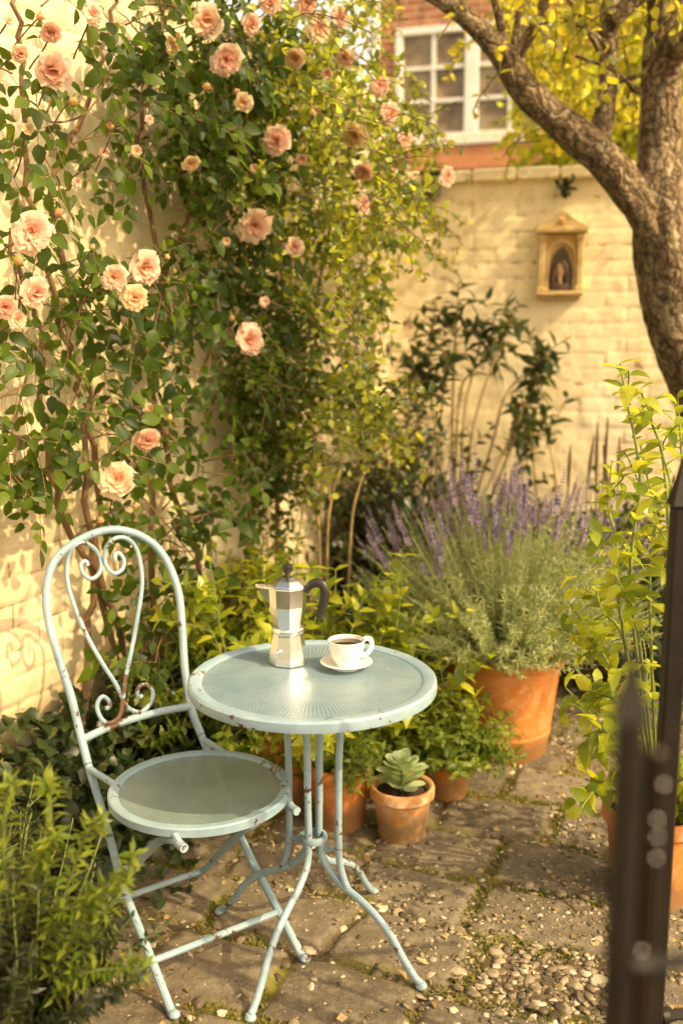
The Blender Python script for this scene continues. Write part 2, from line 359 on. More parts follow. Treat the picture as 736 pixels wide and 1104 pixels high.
MAT = dict(
    wall=M_wall(), wall_sun_toned=M_wall('sun_toned_painted_brick', ((.86, .71, .43), (.94, .80, .53), (.96, .86, .63))), paint=M_paint(), terra=M_terracotta(), terra_pale=M_terracotta('weathered_terracotta', (.50, .20, .06), (.66, .36, .15), .75),  # back wall gets a brighter copy: sunlight put into its paint tone
    tabletop=M_panel('pressed_metal_tabletop', (.15, .24, .30), (.24, .33, .38), 150., .10, 500., .26),
    seat=M_panel('perforated_metal_seat', (.15, .21, .21), (.22, .28, .27), 110., .35, 900., .38),
    soil=M_simple('potting_soil', (.02, .013, .007), (.07, .045, .025), 60, .95, .8),
    earth=M_simple('bare_earth', (.05, .035, .018), (.12, .085, .045), 4, .95, .6),
    ground=M_ground(), pebble=M_pebble(), brick=M_brick(), glass=M_glass(), petal=M_petal(),
    white=M_simple('white_gloss_paint', (.74, .72, .66), (.82, .80, .74), 5, .4, .1),
    orange_brick=M_simple('terracotta_ledge_brick', (.50, .20, .09), (.66, .30, .14), 6, .85, .4),
    bark=M_bark('tree_bark', (.08, .05, .026), (.28, .195, .11), (.58, .47, .31)),
    bark_far=M_bark('distant_bark', (.06, .04, .02), (.13, .09, .05), (.2, .15, .09), .6),
    cane=M_stemtwo('rose_cane', (.10, .055, .025), (.20, .11, .05)),
    green_stem=M_stemtwo('green_stem', (.10, .15, .03), (.22, .24, .06)),
    lav_stem=M_stemtwo('lavender_stem', (.24, .28, .11), (.36, .38, .18)), dry_stem=M_stemtwo('dry_stem', (.30, .20, .08), (.45, .32, .14)),
    dark_stem=M_stemtwo('dark_stem', (.10, .075, .035), (.20, .14, .06)),
    iron=M_simple('rusty_black_iron', (.008, .0065, .005), (.026, .018, .012), 7, .5, .4, .4, .5),
    alu=M_metal('brushed_aluminium', (.82, .81, .79), .2), bakelite=M_simple('black_bakelite', (.018, .015, .013), (.03, .026, .022), 20, .38, .1),
    china=M_simple('white_porcelain', (.80, .77, .70), (.84, .81, .75), 6, .18, .02, spec=.55), coffee=M_simple('black_coffee', (.016, .006, .002), (.03, .012, .004), 5, .08, .01, spec=.6),
    stone_gold=M_simple('ochre_plaster', (.52, .35, .15), (.68, .50, .25), 18, .8, .4), gold=M_simple('gilded_ground', (.58, .33, .08), (.72, .45, .14), 20, .55, .3),
    skin=M_simple('painted_skin', (.40, .22, .10), (.50, .30, .15), 30, .7, .2), veil=M_simple('painted_dark_veil', (.055, .038, .028), (.12, .075, .05), 25, .75, .2),
    lip=M_simple('painted_lip', (.5, .13, .07), (.55, .16, .08), 30, .6, .1), iron_gloss=M_simple('worn_polished_iron', (.025, .018, .012), (.07, .045, .028), 9, .22, .2, .8, .5), darkmetal=M_simple('dark_grey_metal', (.05, .045, .035), (.10, .09, .07), 10, .5, .2, .3),
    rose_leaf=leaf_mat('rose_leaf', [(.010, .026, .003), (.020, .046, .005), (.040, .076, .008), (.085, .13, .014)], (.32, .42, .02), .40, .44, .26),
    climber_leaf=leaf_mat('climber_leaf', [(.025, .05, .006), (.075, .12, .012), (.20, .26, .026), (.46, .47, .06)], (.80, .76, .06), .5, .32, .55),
    lime_leaf=leaf_mat('sunny_shrub_leaf', [(.08, .13, .012), (.18, .24, .02), (.32, .37, .03), (.50, .50, .06)], (.70, .66, .04), .45, .30, .6),
    herb_leaf=leaf_mat('herb_leaf', [(.07, .12, .014), (.14, .19, .025), (.23, .26, .035)], (.45, .5, .05), .42, .42, .4),
    dark_leaf=leaf_mat('dark_shrub_leaf', [(.012, .024, .008), (.022, .040, .012), (.045, .062, .02)], (.12, .16, .03), .28, .4, .5),
    tall_leaf=leaf_mat('tall_shrub_leaf', [(.02, .04, .012), (.035, .06, .018), (.055, .08, .026)], (.18, .2, .03), .3, .4, .5),
    ivy_leaf=leaf_mat('ivy_leaf', [(.014, .028, .008), (.025, .045, .012), (.05, .07, .02), (.13, .14, .06)], (.14, .18, .03), .25, .4, .5),
    grey_leaf=leaf_mat('lavender_leaf', [(.18, .22, .12), (.30, .34, .19), (.46, .49, .31)], (.55, .55, .20), .4, .55, .3),
    lav=leaf_mat('lavender_floret', [(.17, .12, .34), (.27, .21, .47), (.38, .32, .58), (.56, .50, .62)], (.45, .36, .6), .35, .6, .2),
    succ=leaf_mat('succulent_leaf', [(.34, .44, .27), (.44, .54, .34), (.52, .60, .40)], (.5, .58, .3), .2, .45, .5),
    tree_leaf=leaf_mat('tree_leaf', [(.12, .15, .012), (.24, .26, .02), (.40, .38, .03), (.58, .50, .05)], (.85, .72, .06), .5, .42, .4),
    far_leaf=leaf_mat('distant_tree_leaf', [(.14, .18, .015), (.28, .32, .025), (.46, .47, .04), (.64, .60, .07)], (.9, .85, .08), .5, .5, .3),
    fine_leaf=leaf_mat('fine_shrub_leaf', [(.008, .014, .004), (.014, .022, .006), (.026, .034, .008), (.055, .058, .011)], (.20, .18, .02), .2, .45, .4),  # shade on the near pot shrub's bulk put into this dark leaf colour
    litter=leaf_mat('dry_leaf_litter', [(.18, .10, .04), (.30, .19, .08), (.42, .30, .14), (.5, .4, .22)], (.4, .25, .08), .2, .55, .3),
    moss=leaf_mat('moss', [(.06, .07, .01), (.14, .14, .015), (.26, .22, .025)], (.4, .36, .03), .3, .7, .1),
)

# ------------------------------------------------------------------ leaves and shoots
def leaf_template(kind):
    if kind == 'oval': rows = [(.0, 0), (.16, .22), (.42, .335), (.74, .225), (1., 0)]
    elif kind == 'lance': rows = [(.0, 0), (.22, .15), (.45, .18), (.75, .10), (1., 0)]
    elif kind == 'needle': rows = [(.0, 0), (.4, .085), (1., 0)]
    elif kind == 'heart': rows = [(.0, 0), (.10, .36), (.38, .46), (.7, .26), (1., 0)]
    elif kind == 'small': rows = [(.0, 0), (.45, .34), (1., 0)]
    elif kind == 'spoon': rows = [(.0, 0), (.25, .16), (.6, .30), (.85, .24), (1., 0)]
    fold = .22; V = [[0, 0, 0]]
    for t, w in rows[1:-1]:
        V += [[-w, t, fold * w], [0, t, 0], [w, t, fold * w]]
    V.append([0, 1, 0]); n = len(rows) - 2; F3 = [[0, 2, 1], [0, 3, 2]]; F4 = []
    for i in range(n - 1):
        a = 1 + 3 * i; b = a + 3
        F4 += [[a, a + 1, b + 1, b], [a + 1, a + 2, b + 2, b + 1]]
    a = 1 + 3 * (n - 1); t = len(V) - 1
    F3 += [[a, a + 1, t], [a + 1, a + 2, t]]
    return A_(V, dtype=float), A_(F3), (A_(F4) if F4 else np.zeros((0, 4), int))
TPL = {k: leaf_template(k) for k in ('oval', 'lance', 'needle', 'heart', 'small', 'spoon')}
CULL = []
def clear(p):
    q = p - CAM; z = q @ CF; x, y = 368 + FPX * q[0] / z, 552 - FPX * (q @ CU) / z
    for cx, cy, r, d in CULL:
        if (x - cx) ** 2 + (y - cy) ** 2 < r * r and z < d + .02: return False
    return True
class Leaves:
    def __init__(s, kind): s.kind = kind; s.P = []; s.D = []; s.N = []; s.S = []; s.W = []
    def add(s, p, d, n, size, w=1.):
        if CULL and not clear(p + unit(d) * size * .5): return
        s.P.append(p); s.D.append(d); s.N.append(n); s.S.append(size); s.W.append(w)
    def build(s, name, mat, parent=None, kind=None, droop=.25):
        T, F3, F4 = TPL[s.kind]; n = len(s.P)
        P = A_(s.P); D = A_(s.D); N_ = A_(s.N); S = A_(s.S); W = A_(s.W)
        D = D / (np.linalg.norm(D, axis=1)[:, None] + 1e-9)
        X = np.cross(D, N_); X /= (np.linalg.norm(X, axis=1)[:, None] + 1e-9)
        Z = np.cross(X, D)
        dr = droop * rng.uniform(.2, 1.8, n); fo = rng.uniform(.3, 2.2, n); tw = rng.normal(0, .18, n)
        x = T[:, 0][None] * W[:, None]; y = np.repeat(T[:, 1][None], n, 0)
        z = T[:, 2][None] * fo[:, None] - dr[:, None] * T[:, 1][None] ** 2 + tw[:, None] * T[:, 0][None] * T[:, 1][None]
        V = P[:, None] + S[:, None, None] * (x[..., None] * X[:, None] + y[..., None] * D[:, None] + z[..., None] * Z[:, None])
        k = len(T); off = (np.arange(n) * k)[:, None, None]
        polys = [(F3[None] + off).reshape(-1, 3)]
        if len(F4): polys.append((F4[None] + off).reshape(-1, 4))
        V = V.reshape(-1, 3)
        if parent is not None: V = V - world_loc(parent)
        o = obj(name, V, polys, mat, parent)
        if kind: o['kind'] = kind
        return o
def rv(s=1.): return rng.normal(0, s, 3)
def unit(v): return v / (np.linalg.norm(v) + 1e-9)
def path(start, d, length, n=6, grav=-.3, wob=.15):
    """a wandering shoot"""
    P = [np.asarray(start, dtype=float)]; d = unit(np.asarray(d, dtype=float)); st = length / n
    for i in range(n):
        d = unit(d + A_([0, 0, grav / n]) + rv(wob / sqrt(n)))
        P.append(P[-1] + d * st)
    return A_(P)
def along(P, t):
    x = t * (len(P) - 1); i = min(int(x), len(P) - 2); f = x - i
    return P[i] * (1 - f) + P[i + 1] * f, unit(P[i + 1] - P[i])
def leafy(L, P, n, size, mode='alt', t0=.15, up=.5, face=None, wid=1., spread=1., taper=.4):
    """put leaves along a path: alternate, opposite or whorled"""
    for i in range(n):
        t = t0 + (1 - t0) * (i + rng.uniform(-.2, .2)) / max(1, n - 1); t = min(max(t, .02), 1.)
        p, d = along(P, t)
        a = unit(np.cross(d, A_([0.1, .05, 1.]) + rv(.05))); b = np.cross(a, d)
        ph = (i * 2.4 if mode == 'alt' else (i % 2) * pi / 2 + rng.uniform(-.3, .3))
        k = 1 if mode == 'alt' else 2 if mode == 'opp' else 4
        for j in range(k):
            q = ph + j * 2 * pi / k
            o = a * cos(q) + b * sin(q)
            ld = unit(o * spread + d * .55 + rv(.16))
            nn = UPV * up + d * .4 + rv(.25)
            if face is not None: nn = nn + face
            L.add(p, ld, nn, size * (1 - taper * t * rng.uniform(.5, 1)) * rng.uniform(.75, 1.2), wid)
def compound(L, MBs, p, d, face, size):
    """a rose leaf: five toothed-looking leaflets on a stalk"""
    d = unit(d); s = unit(np.cross(d, face) + rv(.05)); ln = size * 2.3
    q = [p, p + d * ln * .5 - UPV * ln * .03, p + d * ln - UPV * ln * .12]
    MBs.tube(q, size * .022, 4, False)
    L.add(q[2], d - UPV * .25 + rv(.1), face + rv(.2), size * rng.uniform(.95, 1.2))
    for t, k in ((.78, .95), (.40, .8)):
        for sg in (-1, 1):
            pp = q[0] * (1 - t) + q[2] * t
            L.add(pp, s * sg + d * .45 - UPV * .15 + rv(.12), face + rv(.25), size * k * rng.uniform(.85, 1.15))

# ================================================================== SETTING
# ---- ground
def gcell(x, y):
    a = radians(-22); u = (x * cos(a) + y * sin(a)); v = (-x * sin(a) + y * cos(a))
    u = u + .05 * (vn(x * 3.1, y * 3.1, 3) - .5) + .012 * (vn(x * 14, y * 14, 4) - .5); v = v + .05 * (vn(x * 3.1, y * 3.1, 5) - .5) + .012 * (vn(x * 14, y * 14, 6) - .5)
    r = np.floor(v / .265); uo = u / .36 + vn(r * 7.7, r * 0 + 1.5, 9) * 3
    # split some cells
    c = np.floor(uo); fu = (uo - c) * .36; fv = v - r * .265
    e = np.minimum(np.minimum(fu, .36 - fu), np.minimum(fv, .265 - fv))
    k = vn(c * 3.7 + .5 + r * 11.3, r * 5.3 + .5, 21); k2 = vn(c * 1.7 + .5 + r * 3.1, r * 9.3 + .5, 23)
    return e, k, k2
def ground_h(x, y):
    e, k, k2 = gcell(x, y)
    slab = (k > .15).astype(float)
    edge = sstep(.006, .028, e + .012 * (fbm(x * 20, y * 20, 31) - .5))
    s = slab * edge
    h = s * (.012 + .006 * (k2 - .5)) + .010 * (fbm(x * 6, y * 6, 40) - .5) + s * .008 * (fbm(x * 26, y * 26, 44) - .5) + (1 - s) * .012 * (fbm(x * 32, y * 32, 41) - .5) - .006
    return h, s, k2, e
gx = np.arange(-1.9, 2.6, .011); gy = np.arange(1.2, 5.9, .011)
X, Y = np.meshgrid(gx, gy); H, S_, K2, E_ = ground_h(X, Y)
nx, ny = len(gx), len(gy)
def gridfaces(nx, ny):
    i = np.arange(ny - 1)[:, None] * nx + np.arange(nx - 1)[None]; i = i.ravel()
    return np.stack([i, i + 1, i + 1 + nx, i + nx], 1)
pav = obj('paving', np.stack([X, Y, H], -1).reshape(-1, 3), [gridfaces(nx, ny)], MAT['ground'], attr=dict(slab=S_.ravel(), seam=(1 - sstep(.0, .04, E_)).ravel(), tone=K2.ravel()))
tag(pav, kind='structure')
g = 90.; tag(obj('ground', [[-g, -g, -.05], [g, -g, -.05], [g, g, -.05], [-g, g, -.05]], [[0, 1, 2, 3]], MAT['earth'], smooth=False), kind='structure')

# ---- pebbles (gravel between the slabs)
ico = A_([[0, 0, 1], [.894, 0, .447], [.276, .851, .447], [-.724, .526, .447], [-.724, -.526, .447], [.276, -.851, .447],
          [.724, .526, -.447], [-.276, .851, -.447], [-.894, 0, -.447], [-.276, -.851, -.447], [.724, -.526, -.447], [0, 0, -1]])
icf = A_([[0, 1, 2], [0, 2, 3], [0, 3, 4], [0, 4, 5], [0, 5, 1], [1, 6, 2], [2, 7, 3], [3, 8, 4], [4, 9, 5], [5, 10, 1], [6, 7, 2], [7, 8, 3], [8, 9, 4], [9, 10, 5], [10, 6, 1],
          [11, 7, 6], [11, 8, 7], [11, 9, 8], [11, 10, 9], [11, 6, 10]])
def subdiv(V, F):
    V = list(map(tuple, V)); idx = {}; out = []
    def mid(a, b):
        k = (min(a, b), max(a, b))
        if k not in idx:
            m = (A_(V[a]) + A_(V[b])); m = m / np.linalg.norm(m); V.append(tuple(m)); idx[k] = len(V) - 1
        return idx[k]
    for a, b, c in F:
        x, y, z = mid(a, b), mid(b, c), mid(c, a); out += [[a, x, z], [b, y, x], [c, z, y], [x, y, z]]
    return A_(V), A_(out)
sv, sf = subdiv(ico, icf)
N0 = 60000
px_ = rng.uniform(-1.2, 1.6, N0); py_ = rng.uniform(1.7, 4.9, N0)
hh, ss, kk, ee = ground_h(px_, py_)
dens = np.where(ss < .5, .80, .42) * (.22 + 1.3 * sstep(.40, .62, fbm(px_ * 2.6, py_ * 2.6, 77)))
keep = rng.uniform(0, 1, N0) < dens; px_, py_, hh, ss = px_[keep], py_[keep], hh[keep], ss[keep]
n = len(px_); sz = np.exp(rng.normal(math.log(.0072), .55, n)).clip(.002, .022) * np.where(ss > .5, .55, 1.)
ang = rng.uniform(0, 2 * pi, n); el = rng.uniform(.55, 1., n); fl = rng.uniform(.22, .5, n)
B = sv[None] * (1 + .16 * rng.normal(0, 1, (n, len(sv)))[..., None])
bx = B[..., 0] * el[:, None]; by = B[..., 1]; bz = B[..., 2] * fl[:, None] + B[..., 0] * rng.normal(0, .18, n)[:, None] + B[..., 1] * rng.normal(0, .18, n)[:, None]
V = np.stack([px_[:, None] + sz[:, None] * (bx * np.cos(ang)[:, None] - by * np.sin(ang)[:, None]), py_[:, None] + sz[:, None] * (bx * np.sin(ang)[:, None] + by * np.cos(ang)[:, None]),
              hh[:, None] + sz[:, None] * (bz + fl[:, None] * .12)], -1).reshape(-1, 3)
peb = obj('pebbles', V, [(sf[None] + (np.arange(n) * len(sv))[:, None, None]).reshape(-1, 3)], MAT['pebble'])
tag(peb, 'pale and brown pebbles scattered between the paving stones', 'pebbles', kind='stuff')
# ---- litter and moss
L = Leaves('small')
lx, ly = rng.uniform(-1.0, 1.4, 1500), rng.uniform(1.8, 4.6, 1500)
kp = fbm(lx * 1.7, ly * 1.7, 90) > .40; lx, ly = lx[kp], ly[kp]; lh = ground_h(lx, ly)[0]
for x, y, h in zip(lx, ly, lh):
    L.add(A_([x, y, h + .004]), unit(A_([rng.normal(), rng.normal(), rng.normal() * .2])), UPV + rv(.35), rng.uniform(.010, .030), rng.uniform(.7, 1.2))
tag(L.build('fallen_leaves', MAT['litter'], droop=.3), 'small dry leaves and petals littering the paving stones', 'leaf litter', kind='stuff')
L = Leaves('needle')
lx, ly = rng.uniform(-.9, 1.2, 90000), rng.uniform(1.8, 3.9, 90000)
h, s_, k_, e_ = ground_h(lx, ly); kp = (vn(lx * 4 + 3, ly * 4, 55) > .60) & (s_ < .6) & (e_ < .035); lx, ly, lh = lx[kp], ly[kp], h[kp]
for x, y, h in zip(lx, ly, lh):
    L.add(A_([x, y, h]), UPV + rv(.5), rv(1), rng.uniform(.006, .016), 2.5)
tag(L.build('moss', MAT['moss']), 'yellow green moss growing along the paving joints', 'moss', kind='stuff')

# ---- painted brick walls
def brick_wall(name, label, O, D, N_, s0, s1, top, res, seed, cop=True, thick=.24, depth=1., f0=.35, f1=.75, mat='wall'):
    root = thing(name, label, 'wall', O)
    ss = np.arange(s0, s1 + res, res); zz = np.arange(-.06, top + res * .5, res); S, Z = np.meshgrid(ss, zz)
    s = S + .012 * (fbm(S * 3, Z * 3, seed) - .5) + .01 * (vn(S * 11, Z * 11, seed + 3) - .5); z = Z + .03 * (fbm(S * 1.1, Z * 1.3, seed + 1) - .5) + .010 * (vn(S * 12, Z * 12, seed + 2) - .5)
    r = np.floor(z / .076); u = s / .225 + .5 * (r % 2) + .15 * vn(r * 3.3, r * 0, seed + 7); c = np.floor(u)
    fu = (u - c) * .225; fz = z - r * .076; e = np.minimum(np.minimum(fu, .225 - fu), np.minimum(fz, .076 - fz))
    k = vn(c * 2.3 + .5, r * 4.1 + .5, seed + 9)
    fill = sstep(f0, f1, fbm(S * 1.5, Z * 1.5, seed + 12))                 # places where paint has filled the joints
    mort = 1 - sstep(.0005, .0085, e)
    h = -.009 * depth * mort * (1 - .75 * fill) + .006 * depth * (k - .5) + .012 * (fbm(S * 5, Z * 5, seed + 13) - .5) + .005 * (fbm(S * 24, Z * 24, seed + 14) - .5)
    P = O + D * S[..., None] + N_ * h[..., None] + UPV * Z[..., None]
    fr = obj('brick_face', P.reshape(-1, 3) - O, [gridfaces(len(ss), len(zz))], MAT[mat], root, attr=dict(mortar=(mort * (1 - .8 * fill)).ravel(), height=h.ravel()))
    m = MB(); L_ = s1 - s0; c0 = O + D * (s0 + L_ / 2) - N_ * (thick / 2 + .015) + UPV * (top / 2 - .004)
    R = np.stack([D, -N_, UPV], 1); m.box(c0, (L_, thick, top - .0), 0, R); co = m.build('wall_core', MAT[mat], root, smooth=False)
    if cop:
        m = MB(); x = s0
        while x < s1:
            w = rng.uniform(.20, .235); m.box(O + D * (x + w / 2) - N_ * (thick / 2 - .01 + rng.uniform(-.006, .006)) + UPV * (top + .034 + rng.uniform(-.006, .006)), (w - .008, thick + .055, .062), .008, R); x += w
        m.build('coping', MAT[mat], root, autos=30)
    return root
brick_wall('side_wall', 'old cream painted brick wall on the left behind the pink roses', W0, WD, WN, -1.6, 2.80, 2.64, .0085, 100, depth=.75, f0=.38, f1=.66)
brick_wall('back_wall', 'cream painted brick wall across the back carrying the framed icon', CORNER, BD, BN, -.25, 3.4, 2.30, .011, 300, depth=.5, f0=.25, f1=.6, mat='wall_sun_toned')

# ---- house behind
HO = at(470, 150, 11.0); HO[2] = 0; HD, HN = BD, BN
def houp(px, py, off=0.):
    P = onplane(px, py, HO + HN * off, HN); return np.dot(P - HO, HD), P[2]
house = thing('brick_house', 'red brick house with white framed windows behind the back wall', 'house', HO, atan2(HD[1], HD[0]))
# local frame: x along facade, y into the house
def hbox(m, x0, x1, z0, z1, y0, y1, bev=0): m.box(((x0 + x1) / 2, (y0 + y1) / 2, (z0 + z1) / 2), (abs(x1 - x0), abs(y1 - y0), abs(z1 - z0)), bev)
def lbuild(m, name, mat, parent, smooth=True):   # build in the parent's local frame
    return obj(name, np.concatenate(m.V), m.F, mat, parent, smooth, autos=35 if smooth else None)
xl = houp(398, 100)[0]; xr = houp(700, 100)[0] + 3
wx0, wz1 = houp(427, 32); wx1, wz0 = houp(592, 146)
zled = houp(480, 150)[1]; zled0 = houp(480, 185)[1]
wx2 = houp(664, 100)[0]; wx3 = wx2 + (wx1 - wx0)
m = MB()
for a, b, c, d in ((xl, wx0, -.1, 6.5), (wx0, wx1, wz1, 6.5), (wx0, wx1, -.1, wz0), (wx1, wx2, -.1, 6.5), (wx2, wx3, wz1, 6.5), (wx2, wx3, -.1, wz0), (wx3, xr, -.1, 6.5)): hbox(m, a, b, c, d, 0, .3)
lbuild(m, 'wall', MAT['brick'], house, False)
m = MB(); hbox(m, xl, wx1 + .25, zled0, zled, -.10, -.003, .01); lbuild(m, 'brick_ledge', MAT['orange_brick'], house)
m = MB(); m.prism([(xl - .2, 6.3), (xr + .2, 6.3), (xr + .2, 6.5), (xl - .2, 6.5)], (0, -.35, 0), (1, 0, 0), (0, 0, 1), (0, 1, 0), 5.); 
m.add([[xl - .2, -.35, 6.5], [xr + .2, -.35, 6.5], [xr + .2, 4.65, 6.5], [xl - .2, 4.65, 6.5], [xl - .2, 2.2, 8.6], [xr + .2, 2.2, 8.6]], [[0, 1, 5, 4], [3, 4, 5, 2], [0, 4, 3], [1, 2, 5]])
lbuild(m, 'roof', MAT['orange_brick'], house, False)
px0, pz1 = houp(401, 30); 
m = MB(); m.tube([(px0 + .05, -.08, .0), (px0 + .05, -.08, 6.3)], .05, 14); [m.tube([(px0 + .05, -.08, q), (px0 + .05, -.08, q + .06)], .062, 14) for q in (1.2, 2.9, 3.75, 4.6)]
lbuild(m, 'drainpipe', MAT['white'], house)
def hwindow(x0, x1, z0, z1, nx, nz):
    m = MB(); f = .075; y0, y1 = -.05, .1
    hbox(m, x0 - .0, x1 + .0, z1 - f, z1, y0, y1, .008); hbox(m, x0, x1, z0, z0 + f, y0, y1, .008)
    mid = (x0 + x1) / 2
    for c in (x0 + f / 2, mid, x1 - f / 2): hbox(m, c - f / 2 - (.03 if c == mid else 0), c + f / 2 + (.03 if c == mid else 0), z0 + f + .002, z1 - f - .002, y0 + .004, y1, .008)
    wn = lbuild(m, 'window', MAT['white'], house)
    m = MB()
    for a, b in ((x0 + f, mid - f / 2 - .03), (mid + f / 2 + .03, x1 - f)):
        for i in range(1, nx): hbox(m, a + (b - a) * i / nx - .018, a + (b - a) * i / nx + .018, z0 + f + .003, z1 - f - .003, y0 + .02, y0 + .055)
        for i in range(1, nz): hbox(m, a + .002, b - .002, z0 + f + (z1 - z0 - 2 * f) * i / nz - .018, z0 + f + (z1 - z0 - 2 * f) * i / nz + .018, y0 + .017, y0 + .052)
    lbuild(m, 'glazing_bars', MAT['white'], wn, False)
    m = MB(); hbox(m, x0 + f * .5, x1 - f * .5, z0 + f * .5, z1 - f * .5, y0 + .06, y0 + .07); lbuild(m, 'pane', MAT['glass'], wn, False)
    m = MB(); hbox(m, x0 - .06, x1 + .06, z0 - .06, z0 - .003, -.13, .05, .008); lbuild(m, 'sill', MAT['white'], wn)
hwindow(wx0, wx1, wz0, wz1, 2, 3); hwindow(wx2, wx3, wz0, wz1, 2, 3)

# ---- wall shrine
so, se = backp(605, 310), BD
SH = backp(604, 314); sw = .115; shh = .36
sh = thing('wall_shrine', 'small ochre framed icon of a veiled woman hanging on the cream wall', 'icon', SH, atan2(BD[1], BD[0]))
m = MB(); hbox(m, -.085, .085, .0, .285, -.022, -.002); lbuild(m, 'back_panel', MAT['gold'], sh, False)
m = MB(); hbox(m, -.118, .118, -.022, .0, -.060, -.003, .004); hbox(m, -.105, .105, -.04, -.0225, -.045, -.003, .004); lbuild(m, 'ledge', MAT['stone_gold'], sh)
for sg in (-1, 1):
    m = MB(); hbox(m, sg * .095 - .016, sg * .095 + .016, .0, .285, -.045, -.003, .004); hbox(m, sg * .095 - .02, sg * .095 + .02, .001, .022, -.052, -.0035, .003); hbox(m, sg * .095 - .02, sg * .095 + .02, .255, .284, -.052, -.0035, .003)
    lbuild(m, 'pilaster', MAT['stone_gold'], sh)
m = MB(); hbox(m, -.13, .13, .286, .31, -.064, -.003, .004); lbuild(m, 'cornice', MAT['stone_gold'], sh)
m = MB(); pp = [(-.125, .312), (.125, .312), (.085, .338), (.045, .362), (.02, .385), (.0, .392), (-.02, .385), (-.045, .362), (-.085, .338)]
m.prism(pp, (0, -.003, 0), (1, 0, 0), (0, 0, 1), (0, -1, 0), .040)
pe = lbuild(m, 'pediment', MAT['stone_gold'], sh, False)
m = MB(); m.ball((0, -.044, .342), .018, 12, (1, .5, 1)); lbuild(m, 'rosette', MAT['gold'], pe)
m = MB(); arc = [(-.068, .004), (-.068, .17)] + [(-.068 * cos(t), .17 + .072 * sin(t)) for t in np.linspace(0, pi, 15)[1:-1]] + [(.068, .17), (.068, .004)]
m.tube([(x, -.028, z) for x, z in arc], .009, 8); lbuild(m, 'arch', MAT['stone_gold'], sh)
m = MB()
outer = [(-.060, .004), (-.060, .06), (-.052, .12), (-.044, .165), (-.02, .205), (.008, .222), (.034, .19), (.052, .13), (.062, .07), (.062, .004)]
m.prism(outer, (0, -.0225, 0), (1, 0, 0), (0, 0, 1), (0, -1, 0), .008); veil = lbuild(m, 'veil', MAT['veil'], sh, False)
m = MB(); m.ball((-.003, -.028, .105), .04, 20, (.66, .30, 1.05)); m.tube([(-.003, -.0285, .075), (-.003, -.0285, .036)], .012, 10); m.ball((-.003, -.040, .098), .005, 8, (.8, 1, 1.7))
face = lbuild(m, 'face', MAT['skin'], sh)
m = MB(); m.ball((-.003, -.0285, .022), .05, 18, (1.05, .22, .52)); [m.tube(catmull([(-.003 + sx * .006, -.033, .147), (-.003 + sx * .026, -.034, .128), (-.003 + sx * .031, -.034, .095), (-.003 + sx * .036, -.033, .045)], 5), .008, 8) for sx in (-1, 1)]; lbuild(m, 'mantle', MAT['veil'], sh)
m = MB(); [m.ball((-.003 + sx * .0125, -.0385, .113), .0045, 8, (1.4, .5, .7)) for sx in (-1, 1)]; [m.ball((-.003 + sx * .0125, -.0385, .122), .0045, 8, (1.8, .5, .35)) for sx in (-1, 1)]; lbuild(m, 'eyes', MAT['veil'], face)
m = MB(); m.ball((-.003, -.038, .080), .005, 8, (1.6, .6, .7)); lbuild(m, 'mouth', MAT['lip'], face)

# ---- small lamp box high on the back wall + weed
lp = backp(466, 218)
t = thing('wall_lamp', 'small dark grey box lamp just below the top of the back wall', 'wall lamp', lp, atan2(BD[1], BD[0]))
m = MB(); hbox(m, -.045, .045, .02, .13, -.07, -.012, .008); lbuild(m, 'lamp_housing', MAT['darkmetal'], t)
m = MB(); hbox(m, -.055, .055, .131, .15, -.085, -.01, .004); lbuild(m, 'lamp_hood', MAT['darkmetal'], t)
m = MB(); hbox(m, -.038, .038, -.002, .019, -.062, -.016, .003); lbuild(m, 'lens', MAT['glass'], t)
wp = backp(613, 200, .0)
t = thing('wall_weed', 'tiny dark weed sprouting from the back wall above the icon', 'weed', wp)
Lw = Leaves('oval'); m = MB()
for i in range(7):
    P = path(wp + BN * .005, BN * .6 + BD * rng.normal(0, .8) + UPV * rng.uniform(-.6, .8), rng.uniform(.05, .1), 4, -.8); m.tube(P, .002, 5); leafy(Lw, P, 4, .045)
Lw.build('foliage', MAT['dark_leaf'], t); m.build('stem', MAT['dark_stem'], t)

# ================================================================== FURNITURE
U_ = A_([.808, .590, 0]); U_ /= np.linalg.norm(U_); V_ = A_([-U_[1], U_[0], 0]); MC = A_([-.2355, 2.197, 0])
ZK = [0, .2, .33, .42, .5, .6, .7, .8, .88, .94, 1.0]
VK = [0, .278, .387, .474, .537, .581, .619, .654, .683, .700, .684]
WK = [.18, .173, .168, .166, .163, .168, .183, .193, .181, .150, .0]
def back_v(z): return np.interp(z, ZK, VK)
def cl(u, v, z): return A_([u, v, z])        # chair local: x along width, y towards the back
def onback(px, py):
    lo, hi = .42, 1.03
    for _ in range(40):
        z = (lo + hi) / 2; d = ray(px, py); P = CAM + d * ((z - CAMH) / d[2]); v = np.dot(P - MC, V_)
        if v < back_v(z): hi = z
        else: lo = z
    P = P - MC; return cl(np.dot(P, U_), np.dot(P, V_), P[2])
chair = thing('bistro_chair', 'pale blue green metal bistro chair with heart scroll back beside the round table', 'chair', MC, atan2(U_[1], U_[0]))
def ltube(name, P, r, parent, k=10, mat='paint', n=6, foot=False):
    m = MB(); P = catmull(P, n) if n else A_(P); m.tube(P, r, k); return lbuild(m, name, MAT[mat], parent)
zz = [.44, .5, .6, .7, .8, .88, .94]
left = [cl(-np.interp(z, ZK, WK), back_v(z), z) for z in zz]; right = [cl(np.interp(z, ZK, WK), back_v(z), z) for z in zz[::-1]]
top = [cl(-.10, .698, .980), cl(-.045, .69, 1.003), cl(0, .686, 1.010), cl(.045, .69, 1.003), cl(.10, .698, .980)]
ltube('back_frame', left + top + right, .0112, chair, 12)
